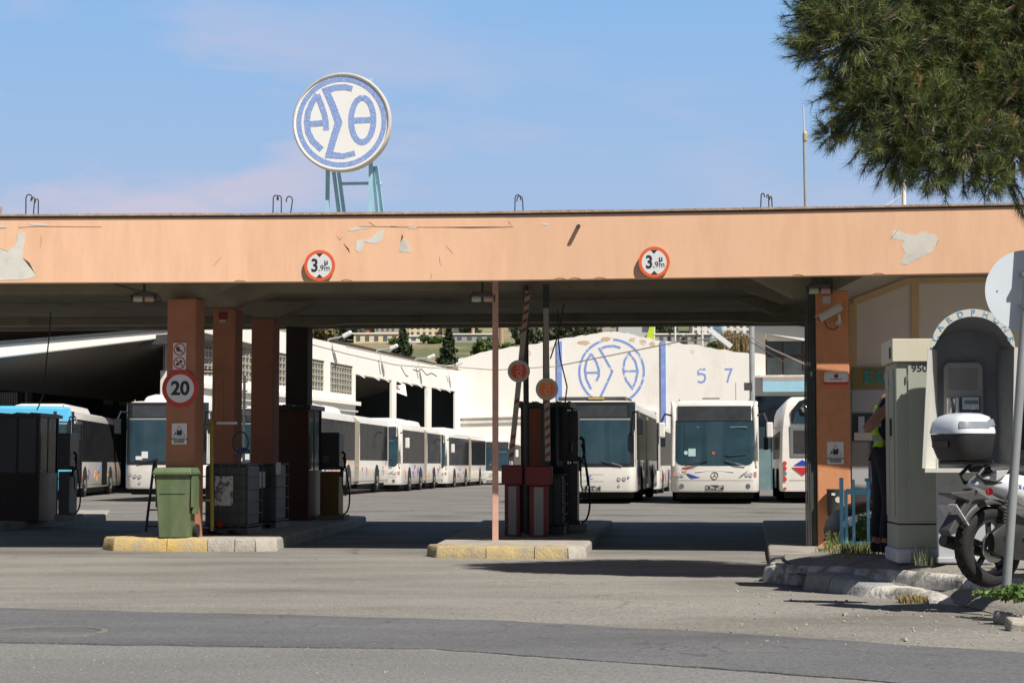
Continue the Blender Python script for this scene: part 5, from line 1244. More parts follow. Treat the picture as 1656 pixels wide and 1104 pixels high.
        MB().ribbon([(-.55,.88),(-.2,.905),(.2,.905),(.55,.88)],.008,-.004,.01).build('nose_crease',M('crease_grey',(.62,.60,.57),.5),t)
        zpl=.43
    else:
        fpanel(MB(),-1.255,1.255,1.02,2.90,.006,44).build('front_mask',bmask,t)
        fpanel(MB(),-1.10,1.10,1.12,2.38,.011,30).build('windscreen',wglass,t)
        fpanel(MB(),-1.03,1.03,2.46,2.80,.012,24).build('destination_display',M('display_grey_black',(.05,.055,.06),.15,var=.25,vs=3,spec=.7),t)
        fpanel(MB(),-1.12,1.12,2.38,2.42,.014,24).build('visor_bar',M('visor_pale',(.35,.37,.36),.4),t)
        for s in(-1,1):
            for u,v,r_ in((.78,.66,.055),(.93,.67,.055),(1.06,.72,.035),(.78,.47,.035)):
                h_=MB().disc((s*u,yf(u)-.008,v),r_,.016,20).build('headlight',M('lamp_rim_dark',(.08,.08,.09),.3),t)
                MB().disc((s*u,yf(u)-.020,v),r_*.7,.012,16).build('lamp_lens',M('lens_bright',(.7,.7,.72),.1,metal=.4),h_)
        fpanel(MB(),-.35,.35,.60,.606,.004,8).build('panel_seam',dkm,t); fpanel(MB(),-.35,.35,.80,.806,.004,8).build('panel_seam',dkm,t)
        if kind=='maskorange':
            for pts,c_ in (([(-.2,.96),(.2,.94),(.0,.92)],2),([(-.35,.72),(.1,.86),(.25,.88),(-.1,.68)],0)):
                MB().prism([(-u,v) for u,v in pts],-.01,.03).build('colour_splash',splash[c_],t)
        else: MB().prism([(-.82,.62),(-.70,.78),(-.66,.78),(-.76,.66),(-.60,.70)],0,.03,Matrix.Translation((.66,-.012,0))).build('winged_emblem',splash[1],t)
        zpl=.40
    pl=MB().box(-.26,.26,-.02,.07,zpl-.06,zpl+.07).build('number_plate',M('bus_plate',(.04,.04,.04),.4,var=.1,dirt=(.5,.5,.5),dscale=14,dlo=.52,dhi=.56),t)
    # wipers
    for xa,xb in ((-.85,-.2),(.88,.3)):
        MB().tube([(xa,yf(xa)-.03,1.05),(xa+(xb-xa)*.5,yf(.5)-.05,1.13),(xb,yf(.2)-.03,1.2)],.014,6).build('wiper',blk,t)
    # dashboard papers seen behind glass
    if kind=='round':
        MB().box(-.75,-.44,yf(.6)-.012,yf(.6)-.004,1.33,1.55).build('windscreen_card',M('pale_card',(.45,.62,.60),.6,var=.04),t); MB().disc((-.82,yf(.8)-.012,1.43),.06,.006,16).build('windscreen_card',M('pale_card',(.45,.62,.60),.6,var=.04),t)
        MB().box(-.5,.95,yf(.5)-.011,yf(.5)-.006,2.165,2.185).build('sunblind_rail',M('blind_grey',(.22,.32,.36),.5),t)
        MB().tube([(.25,.0,1.36),(.4,-.02,1.34),(.9,.03,1.38)],.012,6).build('dash_edge',blk,t)
        MB().disc((-.03,-.012,1.42),.045,.008,14).build('dash_toy',M('dash_orange',(.45,.14,.04),.6),t)
    else:
        MB().box(-.72,-.50,yf(.6)-.016,yf(.6)-.010,1.22,1.42).build('windscreen_card',wht,t)
        MB().box(-.90,-.70,yf(.8)-.03,yf(.8)-.01,1.17,1.28).build('windscreen_card',wht,t)
    # mirrors
    if kind=='round':
        for s in(-1,1):
            m_=MB().box(s*1.62-.13 if s>0 else s*1.50-.09,s*1.62+.05 if s>0 else s*1.50+.09,-.30,-.18,1.86,2.30).build('mirror',body,t,bevel=.035)
            MB().tube([(s*1.2,.15,2.5),(s*1.42,-.05,2.55),(s*1.52,-.22,2.3)],.03,8).build('mirror_arm',blk,m_)
    else:
        for s in(-1,1):
            m_=MB().box(s*1.42-.10,s*1.42+.10,-.22,-.10,1.95,2.40).build('mirror',bmask,t,bevel=.03)
            MB().tube([(s*1.2,.15,2.6),(s*1.36,-.05,2.62),(s*1.42,-.16,2.4)],.028,8).build('mirror_arm',blk,m_)
    for s in(-1,1):
        MB().tube([(s*1.0,.25,2.93),(s*1.0,.22,2.98)],.02,6).build('marker_lamp',M('marker_amber',(.5,.35,.15),.4),t)
    return t
B2=make_bus(1154,53.8,812,7,'white city bus with rounded white pillars facing out, coloured splashes on its nose',kind='round',xref='C',side='B',pods=(),seed=3)
# roof aerial
MB().tube([(.62,1.2,2.95),(.62,1.2,3.5)],.008,5).build('roof_aerial',blk,B2); MB().box(-.35,.15,.55,.7,3.0,3.03).build('roof_hatch_edge',dkm,B2)
B1=make_bus(1027,53.8,812,7.4,'city bus with black framed front, half hidden by the central kiosk',kind='mask',xref='R',side='R',pods=(),seed=5,doors=((1.0,2.1),(5.2,6.5)))
b=MB().box(-1.0,1.02,.3,2.6,2.95,3.06); b.box(-.9,.9,2.6,4.2,3.0,3.1); b.build('roof_pod',dkm,B1,bevel=.05); MB().box(-.1,.35,.15,.3,2.98,3.03).build('roof_beacon',M('amber_strip',(.6,.42,.12),.4),B1)
for w_ in [o for o in kids(B1) if o.name.startswith('door_pane')][:0]: pass
B5=make_bus(1066,73,803,7,'white bus roof and dark side parked beyond the black fronted bus',kind='mask',xref='R',side='R',pods=((1,3),),seed=8)
A_=make_bus(492,61.2,803,5.2,'articulated white bus nearest the brown kiosk in the left row',L=17.8,kind='mask',artic=10.2,xref='R',side='R',pods=((2.6,5.2),(5.9,8.6)),seed=11)
Bb=make_bus(649,79.5,795,4.6,'articulated white bus with slim white front pillar, second in the left row',L=14.6,kind='round',artic=8.4,xref='R',side='R',pods=((1.2,5.4),(6,9)),seed=12)
Cc=make_bus(724,94.8,791,5.8,'articulated white bus furthest along the left row by the white wall',L=17.0,kind='round',artic=9.3,xref='R',side='R',pods=((2,8),),seed=13)
Dd=make_bus(828,112,789,3,'white bus half hidden behind the thin pole against the white gable wall',L=11,kind='round',xref='R',side='R',pods=((2,5),),seed=14)
L2=make_bus(337,56.2,806,2.5,'black fronted bus behind the 20 sign column in the open hall',L=11.5,kind='maskorange',xref='R',side='R',pods=((1,3),),seed=15)
L1=make_bus(121,62.5,805,-4.6,'white bus with dark doors and coloured splashes in the left hall',L=12.5,kind='mask',xref='R',side='R',pods=((.8,6.2),),seed=16,doors=((.75,1.95),(6.9,8.3)))
L0=make_bus(119,58.6,808,-15,'sky blue bus behind the far left kiosk',L=11,kind='mask',xref='R',side='R',pods=(),seed=17,body=M('sky_blue_bus_paint',(.12,.50,.78),.3,var=.03,coat=.3))
for o in kids(L0):
    if o.name.startswith('front_mask'): o.scale.z=.80;o.location.z=.2
    if o.name.startswith('destination_display'): bpy.data.objects.remove(o)
fpanel(MB(),-1.15,1.15,2.46,2.86,.02,24).build('front_visor',M('sky_blue_bus_paint',(.12,.5,.78)),L0)
MB().box(.70,.80,.0,.03,2.60,2.78).build('side_display',signblk,L0)
# rear-facing bus at right
def rear_bus():
    Y=54.2; z0=P(1262,811,Y).z; xr=P(1261,700,Y).x
    t=empty('city_bus',(xr+HW,Y,z0),-R(7),'white bus seen from behind with red and blue triangles, beside the orange pier','bus','city buses parked in the depot yard')
    b=MB(); secs=[(.30,.03),(.36,0),(1.2,0),(2.0,.03),(2.45,.10),(2.8,.22),(2.98,.40),(3.06,.6)]
    L=12; vs=[]
    for z,i in secs:
        vs+=[(-HW+i*.6,.10+i*.4,z),(-HW+.08+i*.6,.02+i*.4,z),(HW-.08-i*.6,.02+i*.4,z),(HW-i*.6,.10+i*.4,z),(HW-i*.4,L,z),(-HW+i*.4,L,z)]
    fs=[(k*6+j,k*6+(j+1)%6,(k+1)*6+(j+1)%6,(k+1)*6+j) for k in range(len(secs)-1) for j in range(6)]+[(5,4,3,2,1,0),tuple(range(42,48))]
    b.add(vs,fs); b.build('body',buswhite,t,smooth=35)
    MB().box(-HW+.15,HW-.15,.4,L-.4,.1,.34).build('underframe',boxblack,t)
    MB().prism([(-.93,2.28),(.93,2.28),(.93,2.65),(.70,2.93),(.35,3.05),(-.35,3.05),(-.70,2.93),(-.93,2.65)],-.0,.2).build('rear_window_hood',bmask,t,bevel=.03)
    MB().prism([(-.88,2.30),(-.4,2.30),(-.4,2.62),(-.8,2.62)],-.012,.0).build('rear_window',wglass,t)
    MB().lathe([(.0,.1),(.10,.07),(.14,0),(.10,-.05)],20,Matrix.Translation((-.52,-.02,2.72))@Matrix.Rotation(PI/2,4,'X')).build('mirror_dome',M('chrome_dome',(.5,.5,.5),.12,metal=.9),t,smooth=60)
    gp_=MB().box(-.98,.98,.0,.05,1.28,2.22).build('engine_panel',M('rear_grey',(.18,.19,.20),.4,var=.1),t,bevel=.02)
    b=MB()
    for i in range(15): b.box(-.86,-.30,-.015,.0,1.42+i*.045,1.45+i*.045)
    b.build('grille_slats',dkm,gp_)
    for i,z in enumerate((1.12,.97,.82,.66)):
        MB().disc((-1.13,.0,z),.062,.03,20).build('tail_lamp',red if i!=2 else lampg,t)
    MB().box(-1.16,-1.08,-.01,.03,.38,.42).build('reflector',red,t)
    MB().prism([(-.86,1.06),(-.62,1.22),(-.34,1.05)],.0,.03).build('blue_triangle',splash[1],t); MB().prism([(-.92,1.00),(-.32,1.0),(-.62,.76)],.0,.03).build('red_triangle',splash[2],t); MB().prism([(-.36,1.04),(-.1,1.02),(-.34,.99)],.0,.03).build('orange_triangle',splash[0],t)
    MB().box(-1.0,1.0,.012,.03,.62,.626).build('bumper_seam',dkm,t)
    for y in(1.0,2.5,4.,5.5,7,8.5,10): MB().box(-HW-.004,-HW+.04,y-.7,y+.7,1.25,2.05).build('side_window',sglass,t)
    m_=MB().box(-1.60,-1.42,L-.35,L-.2,1.6,2.05).build('mirror',bmask,t,bevel=.03); MB().tube([(-1.2,L-.3,2.4),(-1.5,L-.28,2.4),(-1.52,L-.28,2.0)],.03,6).build('mirror_arm',blk,m_)
    for y in(2.8,9): 
        w_=MB().disc((-HW+.08,y,.48),.48,.25,28,'X').build('wheel',rub,t)
    return t
rear_bus()
# ---------------------------------------------------------------- white gable hall wall behind
YG=124.0
wb=P(745,700,YG); AW=-R(6); 
gw=empty('white_gable_hall',(wb.x,YG,0),AW,'long white gable wall painted with a blue ring emblem and the numbers 5 and 7','hall')
WI=(Matrix.Translation(gw.location)@Matrix.Rotation(AW,4,'Z')).inverted()
def gwp(px,py):
    Y=YG
    for _ in range(5):
        p=WI@P(px,py,Y); Y-= p.y
    return p
prof_=[(741,580),(765,574),(790,567),(820,562),(850,558),(877,553.5),(905,548),(935,543),(960,539.5),(985,536),(1000,536.5),(1020,540),(1045,546),(1068,551),(1092,553.5),(1116,556.5),(1150,562),(1180,567),(1216,573)]
tp=[gwp(*p) for p in prof_]
tp2=[]
for a_,c_ in zip(tp,tp[1:]):
    for k in range(4):
        p=a_.lerp(c_,k/4); tp2.append((p.x,p.z+(random.uniform(-.05,.05) if k else 0)))
tp2.append((tp[-1].x,tp[-1].z))
poly=[(tp2[0][0],0)]+tp2+[(tp2[-1][0],0)]
MB().prism(poly,0,.5).build('gable_wall',white,gw)
MB().box(tp2[0][0],tp2[-1][0],.5,30,0,6).build('hall_body',white,gw)
for x0,x1 in((901,909),(1069,1077)):
    y0=552 if x0<1000 else 551
    a=gwp(x0,640);c=gwp(x1,640);zt=gwp(x0,y0).z
    MB().box(a.x,c.x,-.12,.0,0,zt).build('blue_pilaster',M('pilaster_blue',(.20,.31,.68),.75,var=.1,vs=1.5,dirt=(.35,.45,.75),dscale=2),gw)
a=gwp(741,674);c=gwp(1062,665); 
MB().bar((a.x,-.08,a.z),(c.x,-.08,c.z),.3,.18).build('string_course',white,gw)
a=gwp(741,683);c=gwp(1062,674); MB().bar((a.x,-.1,a.z),(c.x,-.1,c.z),.07,.18).build('service_pipe',rim,gw)
cc=gwp(989,601); rr=(gwp(1043.5,601).x-gwp(934.5,601).x)/2; kk=rr/188
def W(pts): return [(cc.x+(zx-307)*kk,cc.z+(312-zy)*kk) for zx,zy in pts]
def ws(nm,*paths):
    b=MB()
    for i,(pts,w_) in enumerate(paths): b.ribbon(W(pts),w_*kk*.9,-.008-.002*i,.0)
    b.build(nm,wallblue,gw)
ring=[(307+180*math.cos(R(a)),312-180*math.sin(R(a))) for a in range(-250,91,6)]
ws('emblem_ring',([(307+180*math.cos(R(a)),312-180*math.sin(R(a))) for a in range(-255,92,6)],15))
ws('emblem_ring',([(307+181*math.cos(R(a)),312-181*math.sin(R(a))) for a in range(117,128,5)],11)) if False else None
ws('letter_alpha',([(192,408),(165,350),(158,300),(168,250),(192,210)],15),([(192,210),(222,255),(236,300),(236,335),(222,362)],15),([(162,316),(236,316)],12))
ws('letter_sigma',([(358,178),(320,168),(280,170),(240,183),(275,245),(311,310),(270,400),(245,450)],15))
ws('letter_theta',([(404,205),(440,255),(453,310),(440,370),(422,405),(388,360),(372,305),(380,250),(404,205)],14),([(370,308),(452,308)],12))
def num(s,px):
    p=gwp(px,607); h_=gwp(px,596).z-gwp(px,618.5).z
    if s=='5': st=[([(6,10),(-5,10)],3),([(-5,10),(-5,2),(0,3),(5,1),(6,-4),(4,-9),(-1,-11),(-6,-9)],3)]
    else: st=[([(-5,10),(6,10),(2,0),(-1,-11)],3)]
    b=MB()
    for i,(q,w_) in enumerate(st): b.ribbon([(p.x+x*h_/22,p.z+z*h_/22) for x,z in q],w_*h_/22,-.008-.002*i,0)
    b.build('painted_number',wallblue,gw)
num('5',1134.5);num('7',1177)
# missing-plaster blotches
bl=M('pinkish_bare_patch',(.62,.44,.30),.9,var=.15,vs=2,dirt=(.76,.70,.62),dscale=1.2,dlo=.48,dhi=.56)
for cx_,cy_,w_,h_ in((945,554,13,4),(980,548,10,4),(1023,549,6,4),(1040,553,7,5),(1055,556,6,4),(1120,568,4,4),(893,564,4,4),(856,571,3,5),(1083,558,4,2)):
    pts=[(cx_+w_*math.cos(a_)*random.uniform(.6,1.05),cy_+h_*math.sin(a_)*random.uniform(.6,1.05)) for a_ in [i*2*PI/14 for i in range(14)]]
    MB().prism([(gwp(*p).x,gwp(*p).z) for p in pts],-.012,0).build('plaster_patch',bl,gw)
# dark grass/weeds on the wall head at right
drygr=M('dry_grass',(.30,.22,.10),.9,var=.25,vs=3)
# ---------------------------------------------------------------- left long hall
def VX(Y): return wb.x-.195*(YG-Y)           # wall plane
AL=math.atan(.195)
hall=empty('left_hall',(VX(72.5),72.5,0),-AL,'long white hall with grated windows and open bays along the left side','hall')
HI=(Matrix.Translation(hall.location)@Matrix.Rotation(-AL,4,'Z')).inverted()
HL=(YG-72.5)/math.cos(AL)-.0
def hw(px,py):                                # hit on wall plane -> local (y,z)
    Yl=60;Yh=130
    for _ in range(40):
        Y=(Yl+Yh)/2
        if P(px,py,Y).x < VX(Y): Yh=Y      # ray is left of wall -> too far
        else: Yl=Y
    # ray x at distance: moving out, x/Y fixed negative; wall approaches 0
    p=HI@P(px,py,Y); return p
def hwp(px,py):
    r_=ray(px,py); k_=r_[0]/r_[1]            # x = k Y ; wall x = wb.x-.195*(YG-Y)
    Y=(wb.x-.195*YG)/(k_-.195); return HI@P(px,py,Y)
topz=(hwp(500,546).z+hwp(744,600).z)/2
# window rows
def ht(y): return topz
wins=[];
b=MB()
bay0=hwp(575,650).y
wtop=hwp(560,590).z; wbot=hwp(560,637).z
edges=[hwp(x,600).y for x in(533,570)]
ww=edges[1]-edges[0]; pit=(hwp(570,600).y-hwp(524,600).y)
# lintel + sill + piers (real openings)
b.box(-.3,0,0,HL,wtop,topz)
b.box(-.3,0,0,bay0,0,wbot)
ycur=bay0-.35; b.box(-.3,0,bay0-.5,bay0,wbot,wtop); op=[]
y=bay0-.5
while y>0:
    y1=y-ww; b.box(-.3,0,max(0,y1-(pit-ww)),max(0,y1),wbot,wtop) if y1>0 else None; op.append((max(0,y1),y)); y=y1-(pit-ww)
bz=hwp(600,609).z
# bays
bz=min(bz,wtop-.02)
b.box(-.3,0,bay0,HL,bz,wtop)
for px0,px1 in((632,642),(688,699),(734,748)):
    y0=hwp(px0,640).y;y1=hwp(px1,640).y; b.box(-.12,.0,y0+(y1-y0)*.15,min(y1-(y1-y0)*.1,HL),0,bz)
b.build('side_wall',white,hall)
gr=M('window_grating',(.38,.36,.30),.7,var=.2,vs=3)
for i,(a_,c_) in enumerate(op):
    g=MB(); n=9
    for k in range(n+1): yy=lerp(a_,c_,k/n); g.box(-.12,-.07,yy-.045,yy+.045,wbot,wtop)
    for k in range(5): zz=lerp(wbot,wtop,(k+.5)/5); g.box(-.13,-.06,a_,c_,zz-.03,zz+.03)
    g.build('window_grating',gr,hall)
    MB().box(-.2,-.17,a_,c_,wbot,wtop).build('window_pane',M('dusty_pane',(.33,.33,.30),.35,var=.35,vs=.8),hall)
MB().box(-.0,.25,0,bay0+.2,wbot-.55,wbot-.35).build('string_course',white,hall); MB().box(0,.12,0,bay0+.1,wbot-.9,wbot-.82).build('service_pipe',rim,hall)
dkroof=M('hall_roof_sheet',(.055,.045,.035),.8,var=.2,vs=.6,stretch=(1,8,1))
# roof lip behind the parapet
a=hwp(570,553);
MB().box(-2.2,-1.0,a.y,HL,topz-.25,topz+.42).build('roof_lip',dkroof,hall)
MB().box(-30,-.3,4,HL,topz-.3,topz-.22).build('roof_deck',dkroof,hall)
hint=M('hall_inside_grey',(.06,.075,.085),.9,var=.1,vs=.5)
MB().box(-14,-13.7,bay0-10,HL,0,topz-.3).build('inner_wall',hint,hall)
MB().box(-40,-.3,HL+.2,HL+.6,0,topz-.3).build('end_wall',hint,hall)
MB().box(-.8,-.35,bay0,HL,bz+.05,bz+.3).build('bay_lintel_steel',M('rust_lintel',(.2,.16,.1),.8,var=.3,vs=3),hall)
ck=M('wall_crack',(.22,.19,.15),.95)
for pts in ([(648,592),(652,600),(656,607),(660,608)],[(668,597),(676,600),(681,596),(690,606),(698,603),(706,608)],[(612,582),(613,592),(615,605)],[(672,592),(674,602),(676,612)],[(722,607),(724,618)],[(536,561),(538,572),(540,581)]):
    q_=[hwp(*p) for p in pts]; MB().tube([(.0,p.y,p.z) for p in q_],.035,4).build('wall_crack',ck,hall)
# bay awning brackets
for px in(582,606,622,644,660,676,690,706,722):
    p=hwp(px,610); MB().bar((0,p.y,bz+.02),(.28,p.y,bz-.16),.07).build('awning_bracket',white,hall)
# front gable of the hall: rake beam from pixels
A0=P(-250,585,52);A1=P(300,531.5,72); th0=P(-250,620,52).z; th1=P(300,541.5,72).z
A0t=P(0,556,60.5); B0t=P(0,577,60.5)
hf=empty('hall_front_canopy',(A1.x,A1.y,0),0,'white edged sloping roof front of the open left hall','hall roof')
Ti=Matrix.Translation(-hf.location)
dirv=(A1-A0t); ext=A0t-dirv*.8; extb=B0t-(Vector((A1.x,A1.y,th1))-B0t)*.8
b=MB(Ti)
B1v=Vector((A1.x,A1.y,th1))
def quadbox(b,p,th):
    q=[x+Vector((0,th,0)) for x in p]; b.add(p+q,[(0,1,2,3),(7,6,5,4),(0,4,5,1),(1,5,6,2),(2,6,7,3),(3,7,4,0)])
quadbox(b,[extb,B1v,A1,ext],.4); b.build('white_fascia',white,hf)
b=MB(Ti); p=[ext+Vector((0,.1,.02)),A1+Vector((0,.1,.02)),A1+Vector((6,52,.3)),ext+Vector((6,64,.3))]
q=[x-Vector((0,0,.25)) for x in p]; b.add(p+q,[(0,1,2,3),(7,6,5,4),(0,4,5,1),(1,5,6,2),(2,6,7,3),(3,7,4,0)]); b.build('roof_sheet',dkroof,hf)
b=MB(Ti); b.bar(ext+Vector((0,-.04,.03)),A1+Vector((0,-.04,.03)),.10,.12); b.build('gutter',dkm,hf)
# inner back wall with a row of gratings high up
YBk=100
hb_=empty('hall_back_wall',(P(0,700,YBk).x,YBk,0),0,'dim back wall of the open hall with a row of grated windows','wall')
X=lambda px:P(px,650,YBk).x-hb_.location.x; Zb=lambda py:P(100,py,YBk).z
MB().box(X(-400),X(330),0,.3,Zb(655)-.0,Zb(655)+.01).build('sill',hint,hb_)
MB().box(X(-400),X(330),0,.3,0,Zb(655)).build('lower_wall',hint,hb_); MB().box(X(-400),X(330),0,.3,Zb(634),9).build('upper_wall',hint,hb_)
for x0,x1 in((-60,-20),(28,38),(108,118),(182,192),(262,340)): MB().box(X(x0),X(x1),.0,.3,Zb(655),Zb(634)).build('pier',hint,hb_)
g=MB()
for i in range(150): xx=lerp(X(-300),X(300),i/150); g.box(xx-.05,xx+.05,.1,.16,Zb(655),Zb(634))
g.build('window_grating',gr,hb_)
tag(MB().box(-.2,.2,-40,0,0,8).build('side_wall_panel',hint,None,loc=(P(-450,700,YBk).x,YBk,0)),'dark side wall closing the open hall at the far left','wall')
for py,yy in((560,70),(575,80),(590,90)):
    pa=P(-100,py+12,yy);pb=P(300,py-14,yy); tag(MB().bar(pa,pb,.25,.35).build('roof_truss',dkm),'dark roof beam inside the open left hall','beam',group='roof beams inside the left hall')
# lamps on the hall parapet
def hall_lamp(px0,py0,px1,py1,lab):
    a=hwp(px0,py0); loc=HI.inverted()@Vector((-.15,a.y,topz-.1)); d_=P(px1,py1,loc.y)-loc; L_=d_
    t=empty('wall_street_lamp',loc,0,lab,'street lamp',group='arm lamps along the left hall parapet')
    MB().tube([(0,0,-.1),(0,0,.25),L_*.55+Vector((0,0,.05)),L_*.8],.045,8).build('lamp_arm',greym,t)
    e=L_*.66; f_=L_*1.08; d1=(f_-e)
    b=MB(); b.bar(e,f_,.42,.20); b.build('lamp_head',M('lamp_head_white',(.72,.72,.70),.4),t,bevel=.06)
for i,a_ in enumerate(((535,552,566,538),(613,571,641,559),(675,585,701,575),(723,596,746,586))):
    hall_lamp(*a_,['nearest arm lamp on the left hall parapet','second arm lamp on the left hall parapet','third arm lamp on the left hall parapet','farthest arm lamp by the corner of the white gable wall'][i])
p=hwp(647,630); q=HI.inverted()@Vector((.1,p.y,p.z)); t=empty('horn_speaker',q,0,'white horn lamp hanging on a bay post of the left hall','horn speaker')
MB().lathe([(.08,.35),(.12,.3),(.42,-.25),(.38,-.25),(.05,.2)],18,Matrix.Rotation(R(20),4,'Y')).build('horn',white,t,smooth=40); MB().bar((-.5,0,.2),(0,0,.25),.08).build('bracket',white,t)
# ---------------------------------------------------------------- right workshop
YW2=88.0; a=P(1219,700,YW2); ws_=empty('right_workshop',(a.x,YW2,0),-R(6),'white workshop with big brown framed window and pale blue canopy behind the pier','workshop')
Wi=(Matrix.Translation(ws_.location)@Matrix.Rotation(-R(6),4,'Z')).inverted()
def wp(px,py):
    Y=YW2
    for _ in range(5):
        p=Wi@P(px,py,Y); Y-=p.y
    return p
def wbx(name,x0,y0,x1,y1,d0,d1,mat,par=ws_,bev=0):
    a=wp(x0,y0);c=wp(x1,y1); return MB().box(min(a.x,c.x),max(a.x,c.x),d0,d1,min(a.z,c.z),max(a.z,c.z)).build(name,mat,par,bevel=bev)
b=MB()
def wr_(x0,y0,x1,y1):
    a=wp(x0,y0);c=wp(x1,y1); b.box(min(a.x,c.x),max(a.x,c.x),0,.4,min(a.z,c.z),max(a.z,c.z))
wr_(1219,535,1240,812);wr_(1240,535,1345,551);wr_(1240,606,1345,640)
b.build('front_wall',white,ws_)
a=wp(1219,536);c=wp(1345,520); e=wp(1215,516); 
MB().prism([(a.x-.1,a.z),(wp(1345,552).x,wp(1345,560).z),(wp(1345,520).x,wp(1345,535).z),(a.x-.1,wp(1219,519).z)],-.5,-.1).build('eaves_band',white,ws_)
MB().prism([(a.x-.2,wp(1219,519).z+.02),(wp(1345,520).x,wp(1345,535).z+.02),(wp(1345,520).x,wp(1345,535).z+.25),(a.x-.2,wp(1219,519).z+.2)],-.8,.4).build('roof_sheet',dkroof,ws_)
wf=wbx('window_frame',1232,549,1345,608,.05,.1,M('brown_window_frame',(.12,.07,.045),.7,var=.2))
wglz=M('workshop_glass',(.06,.07,.065),.12,var=.5,vs=.6,spec=.8)
for x0,x1 in((1240,1264),(1267,1296),(1299,1345)):
    for y0,y1 in((553,573),(578,605)): wbx('window_pane',x0,y0,x1,y1,-.02,.05,wglz,ws_)
wbx('ledge',1219,607,1345,610,-.4,0,rim); wbx('pale_canopy',1232,618,1345,635,-1.6,-1.4,ltblue); wbx('canopy_top',1232,613,1345,617,-1.6,0,M('pinkish_board',(.45,.36,.31),.7))
wbx('lower_front',1221,640,1345,812,.0,.1,M('blue_front_panel',(.07,.12,.17),.7,var=.25,vs=.8))  # dark blue panel across the front below the canopy
wbx('teal_door',1225,690,1247,800,-.08,0,M('teal_door_paint',(.15,.24,.25),.7,var=.2,vs=2)); wbx('door_window',1243,660,1262,690,-.1,.02,dkm)
# pole and cables at its corner
q=P(1217,700,86); t=empty('utility_pole',(q.x,86,0),0,'slim grey pole at the corner of the white wall and the workshop','utility pole')
MB().tube([(0,0,0),(0,0,P(1213,520,86).z+1)],.13,10).build('pole_shaft',greym,t); 
MB().cb((-.2,-.1,P(1213,625,86).z),(.35,.3,.35)).build('switch_box',dkm,t)
hd=MB(); hd.cb((-1.5,-.2,P(1200,547,86).z),(1.3,.4,.22),0,0,R(38)); hd.build('lamp_head',wht,t)
for pts,l,r_ in (([(560,560,80),(700,590,100),(800,598,105),(900,592,105),(1000,572,100),(1100,552,95),(1180,546,90),(1200,542,87)],'pale cable sagging across the white gable wall',.035),
    ([(1180,524,87),(1205,540,86),(1250,565,75),(1306,590,60)],'pale cable running down from the pole to the right',.03),([(1206,548,86),(1260,580,75),(1308,608,62)],'thin dark cable crossing the workshop window',.02),([(500,556,76),(560,572,90),(640,590,98),(745,598,112)],'thin wire along the left hall parapet',.02)):
    tag(MB().tube([P(*p) for p in pts],r_,5).build('cable',M('pale_cable',(.5,.42,.33),.7) if 'pale' in l else dkm),l,'cable')
# small things in the yard
for px,py,w_ in((1180,560,2),): pass
# ---------------------------------------------------------------- hill behind
hillm=M('dry_hillside',(.30,.24,.15),.95,var=.25,vs=.05,dirt=(.11,.13,.05),dscale=.03,dlo=.45,dhi=.6)
def hz(x,y):
    return max(-1,(y-160)*.118+noise.noise(Vector((x*.012,y*.012,0)))*3+noise.noise(Vector((x*.05,y*.05,2)))*.8 - (12 if y>560 else 0)*cl((y-560)/100))
b=MB(); xs=[-260+13*i for i in range(44)]; ysl=[172+12*i for i in range(44)]
vs=[(x*(y/300),y,hz(x*(y/300),y)) for y in ysl for x in xs]; n=len(xs)
b.add(vs,[(i*n+j,i*n+j+1,(i+1)*n+j+1,(i+1)*n+j) for i in range(len(ysl)-1) for j in range(n-1)])
tag(b.build('hill',hillm,smooth=80),kind='structure')
def hillY(px,py,d=0):
    Y=175
    while Y<640:
        p=P(px,py,Y)
        if p.z<=hz(p.x,Y)+d: return Y
        Y+=1.5
    return 560
def house(px0,px1,pyt,pyb,Y,col,lab,floors=1,nwin=4,roof=None,extra=None):
    Y=hillY((px0+px1)/2,pyb)
    a=P(px0,pyb,Y);c=P(px1,pyb,Y);zt=P(px0,pyt,Y).z
    t=empty('hillside_house',(a.x,Y,a.z-1.5),0,lab,'building'); w_=c.x-a.x;h_=zt-a.z+1.5
    MB().box(0,w_,0,8,-2,h_).build('wall',col,t); MB().box(-.3,w_+.3,-.3,8.3,h_,h_+.25).build('roof',roof or white,t)
    fh=(h_-1.5)/floors
    for f in range(floors):
        for i in range(nwin):
            x=w_*(i+.5)/nwin; ww_=min(1.6,w_/nwin*.45)
            MB().box(x-ww_/2,x+ww_/2,-.08,.02,1.5+f*fh+fh*.3,1.5+f*fh+fh*.78).build('window',M('far_window',(.10,.12,.14),.3,var=.2),t)
    return t
crm=M('cream_far_wall',(.68,.57,.38),.9,var=.05); redw=M('red_far_wall',(.50,.12,.09),.9,var=.08); farw=M('far_white_wall',(.70,.69,.66),.9,var=.05); fgrey=M('far_grey_wall',(.34,.33,.32),.9,var=.15,vs=.3); brn=M('far_brown_roof',(.25,.16,.11),.9,var=.2)
house(572,645,540,556,330,crm,'low cream building on the hillside with a row of windows',1,5)
house(560,588,529,541,345,farw,'white sloped roofed house on the hill above the cream building',1,2,brn)
house(586,606,531,538.5,348,redw,'small red walled house on the hill above the cream building',1,2)
house(606,640,524,539,362,fgrey,'grey house on the hill behind the cream building',1,4)
house(662,720,526,543,335,crm,'yellow and white two storey house on the hill',2,6)
house(661,742,544,553,318,farw,'low white wall building below the yellow house',1,5)
house(715,745,522,545,350,brn,'brown house at the hill top left of the thin pole',1,2)
house(735,800,541,553,330,fgrey,'long low grey stone building on the hill by the thin pole',1,4)
house(1050,1116,541,557,190,fgrey,'long grey boundary building behind the gable wall',1,5)
house(1112,1196,541,556,200,fgrey,'low grey building behind the right part of the gable wall',1,4)
house(1120,1215,505,541,290,farw,'white apartment block with balconies on the hill',4,9)
